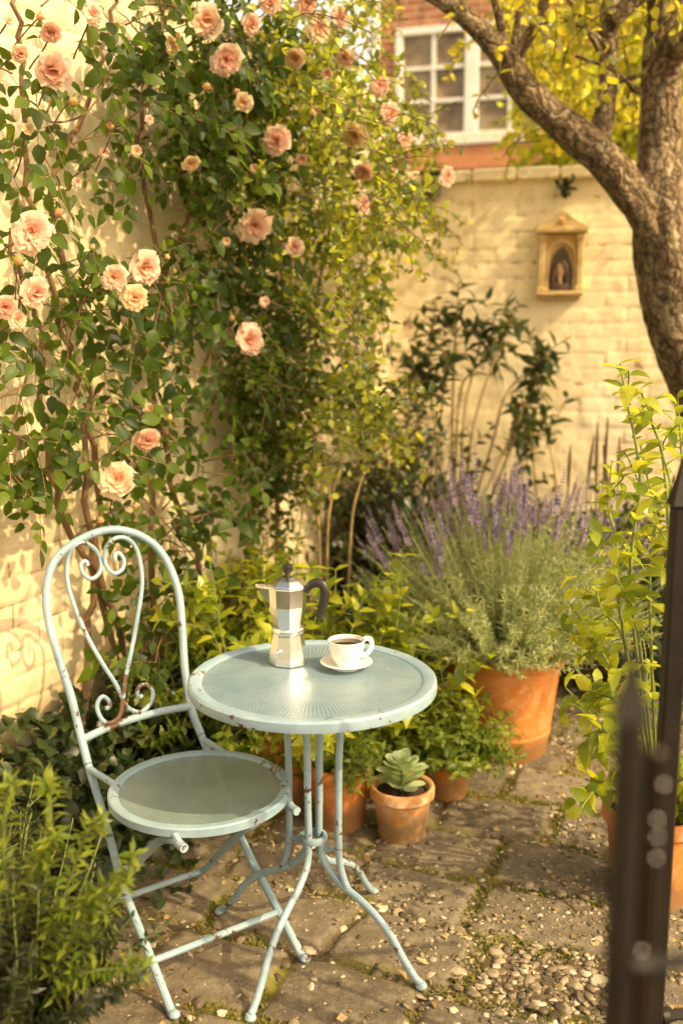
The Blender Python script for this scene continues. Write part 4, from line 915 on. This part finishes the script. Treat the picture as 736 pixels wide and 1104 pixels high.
for bx_, by_, br, n_, o0, o1 in cb:
    for _ in range(n_):
        a = rng.uniform(0, 2 * pi); q = sqrt(rng.uniform(0, 1)) * br
        st = wallp(bx_ + cos(a) * q, by_ + sin(a) * q, rng.uniform(o0, o1))
        P = path(st, WN * rng.uniform(.0, .8) + WD * rng.normal(0, .6) + UPV * rng.normal(-.05, .6) + A_([.25, 0, 0]), rng.uniform(.10, .26), 5, -.6, .35); m.tube(P, .0016, 4, False)
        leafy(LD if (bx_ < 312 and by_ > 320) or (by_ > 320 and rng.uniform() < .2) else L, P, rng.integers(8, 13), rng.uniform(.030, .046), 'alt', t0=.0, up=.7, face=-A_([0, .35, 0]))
for pts, sz in (([(375, 150), (420, 170), (455, 178), (492, 182)], .055), ([(385, 215), (430, 225), (470, 235), (500, 265)], .055), ([(380, 250), (430, 255), (470, 275), (497, 300)], .055), ([(330, 420), (380, 440), (420, 475), (448, 500)], .06), ([(370, 90), (400, 40), (425, 10), (440, -20)], .05), ([(370, 130), (410, 100), (455, 135), (480, 150)], .05),
                ([(350, 60), (385, 20), (405, 0)], .05), ([(330, 350), (370, 370), (410, 410)], .05), ([(360, 300), (400, 290), (415, 300)], .05), ([(300, 480), (330, 500), (345, 540)], .045), ([(360, 180), (400, 195), (440, 210), (470, 255)], .058), ([(350, 110), (395, 130), (440, 125), (470, 160)], .058), ([(340, 40), (390, 70), (420, 60), (450, 90)], .055), ([(350, 270), (395, 310), (420, 350)], .055), ([(335, 400), (375, 410), (415, 450), (430, 490)], .058)):
    P = catmull([wallp(x, y, .3 + .06 * i) for i, (x, y) in enumerate(pts)], 5); m.tube(P, np.linspace(.004, .0018, len(P)), 5, False)
    leafy(L, P, 16, sz, 'alt', t0=.05, up=.6, face=-A_([0, .4, 0]))
    for i in range(4):
        p, dd = along(P, .25 + .2 * i); Q = path(p, dd + rv(.6), .14, 4, -.4); m.tube(Q, .0015, 4, False); leafy(L, Q, 7, sz * .9, 'alt', t0=.1, up=.6, face=-A_([0, .4, 0]))
L.build('sun_tinted_foliage', MAT['climber_leaf'], clim); LD.build('inner_foliage', MAT['rose_leaf'], clim)  # sunlit and darker leaves of one plant told apart by colour
for pts in ([(262, 660), (270, 560), (280, 440), (300, 330), (330, 220), (350, 90), (345, 10)], [(300, 650), (300, 520), (320, 420), (345, 300), (365, 190), (375, 110)]):
    P = catmull([wallp(x, y, .05) for x, y in pts], 5); m.tube(P, np.linspace(.012, .005, len(P)), 7, jit=.06)
m.build('stems', MAT['cane'], clim)

CULL[:] = []
# ================================================================== SHRUBS OF THE COURT
def shrub(name, label, cat, base, stems, leaf, kind, mat, smat, mode='opp', nl=10, spreadbase=.1, height=(.4, .8), lean=.35, side=3, grav=-.3, wid=1., up=.6, face=None, group=None, r0=.005, t0=.25, wob=.2):
    base = np.asarray(base, dtype=float); root = thing(name, label, cat, base * A_([1, 1, 0]), group=group)
    L = Leaves(kind); m = MB()
    for i in range(stems):
        a = rng.uniform(0, 2 * pi); q = sqrt(rng.uniform(0, 1)); h = rng.uniform(*height)
        P = path(base + A_([cos(a), sin(a), 0]) * q * spreadbase, A_([cos(a) * q * lean, sin(a) * q * lean, 1]), h, 8, grav * q, wob); m.tube(P, np.linspace(r0, r0 * .4, len(P)), 6, False)
        leafy(L, P, nl, leaf, mode, t0=t0, up=up, wid=wid, face=face)
        for j in range(side):
            p, d = along(P, rng.uniform(.3, .9)); b = rng.uniform(0, 2 * pi); Q = path(p, d * .6 + A_([cos(b), sin(b), .3]) * .8, h * rng.uniform(.15, .35), 5, -.3, .2); m.tube(Q, np.linspace(r0 * .5, r0 * .25, len(Q)), 5, False)
            leafy(L, Q, max(4, nl * 2 // 3), leaf * .9, mode, t0=.15, up=up, wid=wid, face=face)
    L.build('foliage', MAT[mat], root); m.build('stems', MAT[smat], root); return root
def gp(px, Y): q = at(px, 600, Y); return A_([q[0], q[1], 0.])
# sunlit shrubs behind the table
shrub('sunny_shrub', 'yellow green sunlit shrub directly behind the coffee pot', 'shrub', gp(325, 3.35), 36, .078, 'lance', 'lime_leaf', 'green_stem', 'opp', 11, .20, (.50, .88), .55, 3, wid=1.5, up=.8, group='sunny shrubs between wall and lavender')
shrub('sunny_shrub', 'lower yellow green shrub between the coffee cup and the lavender', 'shrub', gp(376, 3.5), 26, .066, 'lance', 'lime_leaf', 'green_stem', 'opp', 10, .11, (.26, .50), .22, 3, wid=1.4, up=.8, group='sunny shrubs between wall and lavender')
shrub('leafy_shrub', 'fine leaved shrub growing between the chair back and the table', 'shrub', gp(255, 3.35), 40, .046, 'lance', 'herb_leaf', 'green_stem', 'opp', 12, .22, (.35, .72), .5, 4, wid=1.5, up=.7)
shrub('leafy_shrub', 'light green shrub against the foot of the wall left of the coffee pot', 'shrub', gp(245, 3.75), 26, .06, 'lance', 'climber_leaf', 'green_stem', 'opp', 11, .16, (.5, .95), .35, 3, wid=1.7, up=.7)
# dry forked stems
t = thing('dry_stalks', 'bare golden forked stalks standing in front of the dark shrub', 'dead stalks', gp(352, 3.95))
m = MB()
for pts in ([(345, 640), (343, 560), (336, 500), (331, 482)], [(343, 545), (348, 510), (349, 488)], [(352, 640), (354, 560), (364, 510), (370, 482)], [(356, 540), (352, 515), (350, 495)], [(375, 640), (380, 555), (392, 510)]):
    m.tube(catmull([at(x, y, 3.95) for x, y in pts], 5), np.linspace(.007, .004, 5 * (len(pts) - 1) + 1), 6); m.ball(at(*pts[-1], 3.95), .008, 8)
m.build('stalks', MAT['dry_stem'], t)
# plants along the back wall
shrub('dark_shrub', 'dense dark green shrub in the wall corner behind the dry stalks', 'shrub', gp(405, 4.95), 46, .085, 'lance', 'dark_leaf', 'dark_stem', 'alt', 16, .22, (.7, 1.35), .25, 4, wid=1.2, up=.5)
tall = thing('tall_shrub', 'tall bare stemmed shrub with dark leaves at the tips against the cream back wall', 'shrub', gp(500, 5.05))
L = Leaves('lance'); m = MB()
for pts, lv in (([(490, 560), (487, 480), (489, 400), (492, 345), (494, 305)], 12), ([(480, 560), (470, 470), (462, 400), (466, 345)], 12), ([(500, 560), (508, 470), (530, 395), (548, 350), (545, 328)], 12), ([(505, 560), (530, 480), (545, 425), (575, 395), (592, 378)], 11), ([(470, 560), (455, 480), (447, 420), (452, 372)], 10), ([(510, 560), (555, 460), (575, 420), (582, 395)], 8),
                ([(495, 560), (500, 450), (515, 380), (522, 350)], 10), ([(465, 560), (476, 440), (480, 380)], 9), ([(488, 560), (495, 430), (510, 400), (540, 370)], 8), ([(520, 560), (540, 510), (555, 470), (563, 430)], 7), ([(600, 560), (598, 510), (590, 470), (586, 440)], 9), ([(580, 560), (575, 500), (571, 455)], 8)):
    Y = rng.uniform(4.9, 5.15); P = catmull([at(x, y, Y + rng.uniform(-.04, .04)) for x, y in pts], 5); P = np.concatenate([[P[0] * A_([1, 1, 0])], P]); m.tube(P, np.linspace(.009, .004, len(P)), 6)
    leafy(L, P, lv + 5, .115, 'alt', t0=.60, up=.6, wid=1.15, taper=.2)
    for j in range(4):
        p, d = along(P, rng.uniform(.65, .95)); Q = path(p, d * .5 + rv(.7), rng.uniform(.10, .22), 4, -.2); m.tube(Q, .003, 5, False); leafy(L, Q, 7, .10, 'alt', t0=.1, up=.6, wid=1.15)
L.build('foliage', MAT['tall_leaf'], tall, droop=.35); m.build('stems', MAT['dry_stem'], tall)
for i, (x, Y, h, n_, lf, lab) in enumerate(((445, 4.6, .75, 36, .075, 'low dark shrub behind the left of the lavender'), (545, 4.75, .95, 46, .08, 'low dark shrub right behind the top of the lavender'), (625, 4.55, .98, 50, .08, 'low dark leafy shrub behind the right edge of the lavender'), (690, 4.35, .8, 40, .08, 'low dark shrub beneath the tree trunk behind the railing'), (590, 5.0, .75, 40, .08, 'small dark shrub at the foot of the back wall below the icon'))):
    shrub('dark_shrub', lab, 'shrub', gp(x, Y), n_, lf, 'oval', 'dark_leaf', 'dark_stem', 'alt', 12, .26, (h * .5, h), .55, 4, wid=.95, up=.6, group='low dark shrubs along the back wall')
# thin seed stalks in front of back wall
t = thing('seed_stalks', 'thin dark seed stalks standing by the back wall right of the tall shrub', 'seed stalks', gp(635, 4.9)); m = MB()
for x, y, x2 in ((630, 470, 640), (640, 455, 644), (648, 450, 655), (610, 480, 615), (655, 480, 650), (663, 470, 668)):
    P = catmull([at(x + 4, 600, 4.9), at(x + 2, 540, 4.9), at(x2, y, 4.9)], 5); m.tube(P, .004, 5); m.tube(P[-5:], [.004, .009, .010, .008, .003], 6)
m.build('stalks', MAT['dark_stem'], t)

# ---- ivy and low leaves under the wall
L = Leaves('heart')
for i in range(4600):
    s = rng.uniform(-.9, 1.7); o = abs(rng.normal(0, .19)) + .03; z = max(.012, (.34 + .30 * fbm(A_([s * 2.1]), A_([.3]), 61)[0]) * rng.uniform(0, 1) * math.exp(-(o / .34) ** 2))
    if s > 1.2 and rng.uniform() < .5: continue
    p = W0 + WD * s + WN * o + UPV * z
    if np.linalg.norm((p - A_([-.195, 3.2, 0]))[:2]) < .19 or (p[0] > -.42 and p[1] < 3.25) or np.linalg.norm((p - A_([-.005, 3.035, 0]))[:2]) < .14: continue
    a = rng.uniform(0, 2 * pi); L.add(p, A_([cos(a), sin(a), -.15]) + rv(.2), UPV * .8 + WN * .5 + rv(.3), rng.uniform(.028, .060))
ivy = L.build('ground_ivy', MAT['ivy_leaf']); tag(ivy, 'dark ivy and ground cover leaves filling the foot of the left wall', 'ground cover', kind='stuff')

# ---- bottom-left pot plant
c = A_([-.635, 1.74, 0]); t = thing('potted_shrub', 'fine leaved yellow green shrub in a terracotta pot at the near left corner', 'potted plant', c)
pot_shape(t, .135, .26, .10, .05, MAT['terra'])
L = Leaves('needle'); m = MB()
for i in range(95):
    a = rng.uniform(0, 2 * pi); q = sqrt(rng.uniform(0, 1)); P = path(c + A_([cos(a) * q * .09, sin(a) * q * .09, .22]), A_([cos(a) * q * .52, sin(a) * q * .52, 1 - .3 * q]), rng.uniform(.18, .42), 7, -.15 * q, .2)
    m.tube(P, np.linspace(.0025, .0012, len(P)), 5, False); leafy(L, P, 17, .034, 'whorl', t0=.1, up=.3, wid=2.0)
LS = Leaves('needle')
for pts in ([(70, 1080), (105, 1010), (140, 955), (152, 920)], [(60, 1080), (100, 1050), (140, 1045), (162, 1042)], [(40, 1000), (60, 920), (62, 860), (56, 842)], [(50, 1040), (80, 960), (100, 900), (118, 880)], [(20, 1000), (12, 930), (15, 860), (20, 845)], [(60, 1060), (90, 1000), (110, 965), (135, 950)], [(30, 1000), (50, 930), (70, 900)], [(45, 1050), (70, 985), (120, 985)]):
    P = catmull([at(x - 8, y, 1.70 - .02 * i) for i, (x, y) in enumerate(pts)], 4); m.tube(P, .0025, 5, False); leafy(LS, P, 20, .042, 'whorl', t0=.05, up=.3, wid=1.7)
L.build('foliage', MAT['fine_leaf'], t); LS.build('young_shoots', MAT['herb_leaf'], t); m.build('stems', MAT['green_stem'], t)
# second mass further left
shrub('fine_shrub', 'fine leaved green shrub against the left wall beside the near chair leg', 'shrub', A_([-1.02, 2.40, 0]), 36, .036, 'needle', 'fine_leaf', 'green_stem', 'whorl', 15, .12, (.25, .45), .35, 3, wid=2.0, up=.3)

# ---- right bright shrub in pot
c = A_([.86, 2.62, 0]); t = thing('potted_shrub', 'tall arching yellow leaved shrub in a terracotta pot behind the iron railing', 'potted plant', c)
pot_shape(t, .14, .27, .10, .05, MAT['terra'])
L = Leaves('oval'); m = MB()
br = [([(690, 800), (680, 640), (690, 520), (675, 430), (668, 392)], 2.35), ([(700, 800), (720, 620), (715, 500), (700, 450), (690, 420)], 2.4), ([(690, 800), (668, 660), (665, 590), (655, 540), (672, 515)], 2.3), ([(690, 810), (665, 740), (640, 690), (612, 648)], 2.3), ([(690, 830), (665, 800), (640, 790), (625, 815)], 2.4), ([(690, 840), (660, 850), (640, 840)], 2.4),
      ([(700, 800), (690, 700), (672, 640), (660, 625)], 2.25), ([(710, 800), (740, 640), (735, 500), (730, 430)], 2.45), ([(700, 810), (675, 700), (650, 660), (640, 630)], 2.4), ([(720, 800), (725, 700), (728, 560), (712, 480)], 2.2), ([(690, 820), (672, 770), (650, 750), (630, 745)], 2.45), ([(730, 800), (760, 650), (780, 500)], 2.5), ([(710, 800), (700, 640), (705, 560), (690, 480)], 2.5)]
for pts, Y in br:
    P = catmull([c + A_([0, -.03, .25])] + [at(x, y, Y + .03 * i) for i, (x, y) in enumerate(pts[1:])], 5); m.tube(P, np.linspace(.005, .0022, len(P)), 6, False)
    leafy(L, P, 17, .062, 'alt', t0=.25, up=.9, wid=1.0, taper=.25)
    for j in range(3):
        p, d = along(P, rng.uniform(.35, .75)); Q = path(p, d * .6 + rv(.6), rng.uniform(.08, .18), 4, -.3); m.tube(Q, .0018, 5, False); leafy(L, Q, 6, .055, 'alt', t0=.15, up=.9)
for i in range(26):
    a = rng.uniform(0, 2 * pi); P = path(c + A_([cos(a) * .06, sin(a) * .06, .25]), A_([cos(a) * .45 + .35, sin(a) * .5, 1]), rng.uniform(.25, .6), 6, -.7, .2); m.tube(P, .002, 5, False); leafy(L, P, 12, .056, 'alt', t0=.1, up=.9, taper=.25)
L.build('foliage', MAT['lime_leaf'], t, droop=.5); m.build('stems', MAT['green_stem'], t)

# ================================================================== TREES
tr0 = at(800, 560, 4.45) * A_([1, 1, 0])
tree = thing('garden_tree', 'rough barked garden tree with a long left branch on the right', 'tree', tr0)
def limb(name, pts, parent, mat='bark', ring=14, k=28, rough=.16):
    P = catmull([at(x, y, Y) for x, y, Y, r in pts], ring); rr = np.interp(np.linspace(0, len(pts) - 1, len(P)), np.arange(len(pts)), [r for *_, r in pts])
    m = MB(); m.tube(P, rr, k); V = m.V[0]; ring_i = np.repeat(np.arange(len(P)), k); a = np.tile(np.arange(k), len(P)) * 2 * pi / k
    cx = np.cos(a) * 1.4; sx = np.sin(a) * 1.4; ln = np.concatenate([[0], np.cumsum(np.linalg.norm(np.diff(P, axis=0), axis=1))])[ring_i]
    d = (fbm(a * 3.2 + 5 + .3 * np.sin(ln * 9), ln * 5.5, 71) - .47) * 1.5 + (fbm(cx * 1.3 + 3, ln * 2.2 + sx, 72) - .47) * 1.3
    edge = np.minimum(a, 2 * pi - a); d = d * sstep(0, .5, edge) 
    ctr = P[ring_i]; o = V - ctr; V[:] = ctr + o * (1 + rough * d * 1.6)[:, None]
    return obj(name, V - world_loc(parent), m.F, MAT[mat], parent, True, attr=dict(bark_x=np.cos(a) * rr[ring_i], bark_y=np.sin(a) * rr[ring_i], bark_z=ln))
limb('trunk', [(822, 660, 4.45, 0.176), (800, 560, 4.45, 0.154), (766, 440, 4.42, 0.136), (738, 360, 4.4, 0.132), (722, 290, 4.38, 0.132), (712, 235, 4.36, 0.119), (711, 170, 4.36, 0.088), (713, 100, 4.36, 0.077), (716, 40, 4.36, 0.075), (722, -40, 4.36, 0.066), (735, -160, 4.36, 0.053)], tree)
limb('branch', [(712, 300, 4.36, 0.053), (702, 245, 4.33, 0.075), (676, 205, 4.3, 0.075), (650, 172, 4.28, 0.075), (625, 150, 4.27, 0.070), (600, 128, 4.26, 0.060), (572, 104, 4.25, 0.056), (556, 84, 4.25, 0.053), (543, 62, 4.25, 0.049), (520, 35, 4.25, 0.040), (490, 8, 4.25, 0.035), (455, -14, 4.25, 0.032), (400, -45, 4.25, 0.026)], tree)
limb('branch', [(640, 165, 4.28, 0.040), (648, 140, 4.3, 0.044), (654, 100, 4.32, 0.038), (655, 60, 4.34, 0.037), (656, 20, 4.36, 0.040), (660, -30, 4.4, 0.035), (670, -120, 4.4, 0.026)], tree)
for pts in ([(545, 68, .022), (542, 40, .018), (533, 0, .014), (528, -30, .012)], [(552, 66, .02), (556, 35, .014), (562, -5, .012)], [(555, 62, .03), (575, 30, .024), (590, -10, .02)], [(656, 22, .04), (675, 8, .035), (700, -15, .03)], [(655, 50, .014), (630, 30, .010), (600, 20, .007), (570, 35, .005)], [(654, 90, .012), (690, 80, .010), (705, 60, .008)], [(650, 60, .014), (620, 10, .01), (600, -20, .008)],
            [(725, 60, .03), (745, 45, .03), (770, 20, .025)], [(690, 100, .012), (660, 75, .008), (620, 60, .006)]):
    limb('branch', [(x, y, 4.3, r) for x, y, r in pts], tree, 'bark', 6, 10, .03)
L = Leaves('oval'); tw = MB()
def crown(L, tw, x0, x1, y0, y1, Y0, Y1, n, size, nl=9):
    for i in range(n):
        p = at(rng.uniform(x0, x1), rng.uniform(y0, y1), rng.uniform(Y0, Y1))
        if vn(p[0] * 2.6 + 9, p[2] * 2.6, 88) < .30: continue
        P = path(p, rv(1.) + UPV * .1, rng.uniform(.15, .35), 5, -.7, .3); tw.tube(P, .003, 4, False); leafy(L, P, nl, size * rng.uniform(.8, 1.2), 'alt', t0=.05, up=.5)
crown(L, tw, 520, 900, -260, -50, 3.8, 5.2, 50, .062)
crown(L, tw, 535, 760, -60, 62, 4.0, 5.4, 150, .060)
crown(L, tw, 490, 560, 40, 110, 4.1, 4.4, 4, .055)
crown(L, tw, 560, 760, 40, 150, 4.6, 5.2, 60, .060)
# unseen crown overhang, added above the court to dapple the sunlight
lb = catmull([at(716, 60, 4.36), A_([1.75, 3.4, 3.05]), A_([1.95, 2.5, 3.2]), A_([2.05, 1.6, 3.25])], 8); bm_ = MB(); bm_.tube(lb, np.linspace(.07, .02, len(lb)), 12)
zz_ = np.zeros(len(bm_.V[0])); obj('branch', bm_.V[0] - world_loc(tree), bm_.F, MAT['bark'], tree, True, attr=dict(bark_x=bm_.V[0][:, 0] * .5, bark_y=bm_.V[0][:, 2] * .5, bark_z=bm_.V[0][:, 1]))
for i in range(330):
    p = A_([rng.uniform(1.2, 2.75), rng.uniform(1.25, 3.3), rng.uniform(2.65, 3.6)])
    if vn(p[0] * 1.7 + 4, p[1] * 1.7 + p[2] * .8, 97) < .62: continue
    P = path(p, rv(1.) + UPV * .1, rng.uniform(.15, .35), 5, -.7, .3); tw.tube(P, .003, 4, False); leafy(L, P, 10, .064, 'alt', t0=.05, up=.5)
L.build('foliage', MAT['tree_leaf'], tree); tag(tw.build('twigs', MAT['dark_stem'], tree), kind='stuff')
def bgtree(name, label, px, Y, rad, zc, n, size, mat='far_leaf'):
    b = at(px, 300, Y) * A_([1, 1, 0]); t = thing(name, label, 'tree', b, group='trees beyond the back wall')
    m = MB(); m.tube(catmull([b, b + A_([.05, 0, zc * .5]), b + A_([.0, 0, zc + rad * .4])], 5), np.linspace(.16, .05, 11), 12, jit=.05)
    for i in range(7):
        a = rng.uniform(0, 2 * pi); z = zc * rng.uniform(.55, 1.); m.tube(path(b + A_([0, 0, z]), A_([cos(a), sin(a), .7]), rad * .9, 5, 0, .2), np.linspace(.05, .012, 6), 7)
    m.build('trunk', MAT['bark_far'], t); L = Leaves('small')
    for i in range(n):
        d = unit(rv(1.)); r = rad * rng.uniform(.35, 1.) ** .6; p = b + A_([0, 0, zc]) + d * r * A_([1, 1, .85])
        if vn(p[0] * 1.7, p[2] * 1.7 + p[1], 91) < .34: continue
        P = path(p, d + rv(.6), .3, 3, -.6, .3)
        for q in P: 
            for _ in range(4): L.add(q + rv(.05), rv(1.) - UPV * .3, UPV + rv(.6), size * rng.uniform(.7, 1.2), 1.)
    L.build('crown', MAT[mat], t)
bgtree('leafy_tree', 'golden leaved tree right of the house window beyond the back wall', 672, 8.0, .85, 3.3, 560, .085)
bgtree('leafy_tree', 'golden leaved tree at the far right edge beyond the back wall', 800, 8.6, 1.25, 3.6, 700, .10)

# ================================================================== IRON RAILING
def post(root, p, tipz, w, studs, tip=.075, barx=(), twin=False):
    p = p * A_([1, 1, 0]); m = MB(); z1 = tipz - tip
    m.box(p + UPV * z1 / 2, (w, w, z1), .004)
    h = w * .5; V = [p + A_([sx * h * 1.25, sy * h * 1.25, z1 + .001]) for sx, sy in ((-1, -1), (1, -1), (1, 1), (-1, 1))] + [p + A_([sx * h * .62, sy * h * .62, z1 + tip * .45]) for sx, sy in ((-1, -1), (1, -1), (1, 1), (-1, 1))] + [p + UPV * tipz]
    m.add(V, [[0, 1, 5, 4], [1, 2, 6, 5], [2, 3, 7, 6], [3, 0, 4, 7], [4, 5, 8], [5, 6, 8], [6, 7, 8], [7, 4, 8], [3, 2, 1, 0]])
    o = m.build('post', MAT['iron'], root, smooth=False)
    for z in studs:
        q = MB(); q.ball(p + A_([w * .2, -w * .5, z]), .0045, 12); q.build('stud', MAT['alu'], o)
    if twin:      # round stile beside the square bar, with bright beads added to make light glints
        q = p + A_([w * 1.02, .004, 0]); m = MB(); m.tube([q, q + UPV * (tipz - .085)], .0064, 14); m.ball(q + UPV * (tipz - .083), .0068, 12); st_ = m.build('stile', MAT['iron_gloss'], root)
        for y_, dx in ((848, .004), (886, .001), (905, .002), (928, .002), (1028, -.004)):
            z = at(702, y_, .635)[2]; m = MB(); m.ball(q + A_([dx, -.0066, z]), .0019, 12); m.build('glint_bead', MAT['alu'], st_)
    for z in ((.962, .28) if not twin else (at(700, 1042, .64)[2], .30)):
        m = MB(); k_ = w / .034; m.tube([p + A_([w * .5 + .001, 0, z]), p + A_([.62, .10, z])], .011 * k_, 8); m.tube([p + A_([w * .5, 0, z]), p + A_([w * .5 + .012, .002, z])], .016 * k_, 10); m.build('rail', MAT['iron'], root)
    for q in barx:
        pp = p + A_([q, q * .16, 0]); m = MB(); m.tube([pp + UPV * .02, pp + UPV * (tipz - .14)], .0075, 8); m.tube([pp + UPV * (tipz - .14), pp + UPV * (tipz - .12), pp + UPV * (tipz - .06)], [.012, .014, .001], 8); m.build('bar', MAT['iron'], root)
    return o
p1 = at(678, 800, .64); p2 = at(720, 800, 1.72)
rail = thing('iron_railing', 'dark rusty iron railing post nearest the camera with a pointed tip and added glint beads', 'railing', p1 * A_([1, 1, 0]))
post(rail, p1, at(684, 688, .64)[2], .0185, [], .056, (.14, .26, .38, .50), True)
rail = thing('iron_railing', 'taller looking dark iron railing post rising in front of the yellow shrub', 'railing', p2 * A_([1, 1, 0]))
post(rail, p2, at(720, 482, 1.72)[2], .034, [], .10, (.16, .30))

# ================================================================== LIGHT, WORLD, CAMERA
SUN_EL, sh_ = radians(42), A_([.85, -.52])
az = atan2(sh_[0], sh_[1]); sd = Vector((sin(az) * cos(SUN_EL), cos(az) * cos(SUN_EL), sin(SUN_EL)))
w = bpy.data.worlds.new('World'); sc.world = w; w.use_nodes = True; nt = w.node_tree; nt.nodes.clear()
sky = nt.nodes.new('ShaderNodeTexSky'); sky.sky_type = 'NISHITA'; sky.sun_disc = False; sky.sun_elevation = SUN_EL; sky.sun_rotation = az; sky.dust_density = 7.; sky.air_density = 1.; sky.ozone_density = .3
mx = nt.nodes.new('ShaderNodeMix'); mx.data_type = 'RGBA'; mx.blend_type = 'MULTIPLY'; mx.inputs[0].default_value = 1.; nt.links.new(sky.outputs[0], mx.inputs[6]); mx.inputs[7].default_value = (1.9, 1.7, 1.35, 1)
bg = nt.nodes.new('ShaderNodeBackground'); bg.inputs[1].default_value = .15; 
gz = nd(nt, 'ShaderNodeSeparateXYZ', {0: nt.nodes.new('ShaderNodeTexCoord').outputs['Generated']}).outputs[2]
hz = ramp(nt, gz, [(0., (1., 1., 1.)), (.22, (.8, .8, .8)), (.55, (0, 0, 0))], 'EASE')
hzc = mixc(nt, 1., hz, (8.6, 6.7, 3.8), 'MULTIPLY')
nt.links.new(mixc(nt, 1., mx.outputs[2], hzc, 'ADD'), bg.inputs[0])
wo = nt.nodes.new('ShaderNodeOutputWorld'); nt.links.new(bg.outputs[0], wo.inputs[0])
sl = bpy.data.lights.new('sun', 'SUN'); sl.energy = 5.0; sl.angle = radians(.6); sl.color = (1., .79, .43)
so_ = bpy.data.objects.new('sun', sl); link(so_); so_.rotation_euler = sd.to_track_quat('Z', 'Y').to_euler(); so_.location = (-6, -2, 8)
cd = bpy.data.cameras.new('camera'); cam = bpy.data.objects.new('camera', cd); link(cam)
cd.sensor_fit = 'HORIZONTAL'; cd.sensor_width = 24.; cd.lens = 24. * FPX / 736; cd.clip_start = .05; cd.clip_end = 400
cam.location = CAM.tolist(); cam.rotation_euler = (radians(90) - PITCH, 0, 0)
cd.dof.use_dof = True; cd.dof.focus_distance = 2.48; cd.dof.aperture_fstop = 1.9; cd.dof.aperture_blades = 0
sc.camera = cam
sc.view_settings.view_transform = 'Standard'; sc.view_settings.look = 'None'; sc.view_settings.exposure = 0
sc.render.engine = 'CYCLES'; cy = sc.cycles; cy.use_denoising = True; cy.max_bounces = 7; cy.diffuse_bounces = 4; cy.glossy_bounces = 3; cy.transmission_bounces = 4; cy.transparent_max_bounces = 8; cy.sample_clamp_indirect = 6.
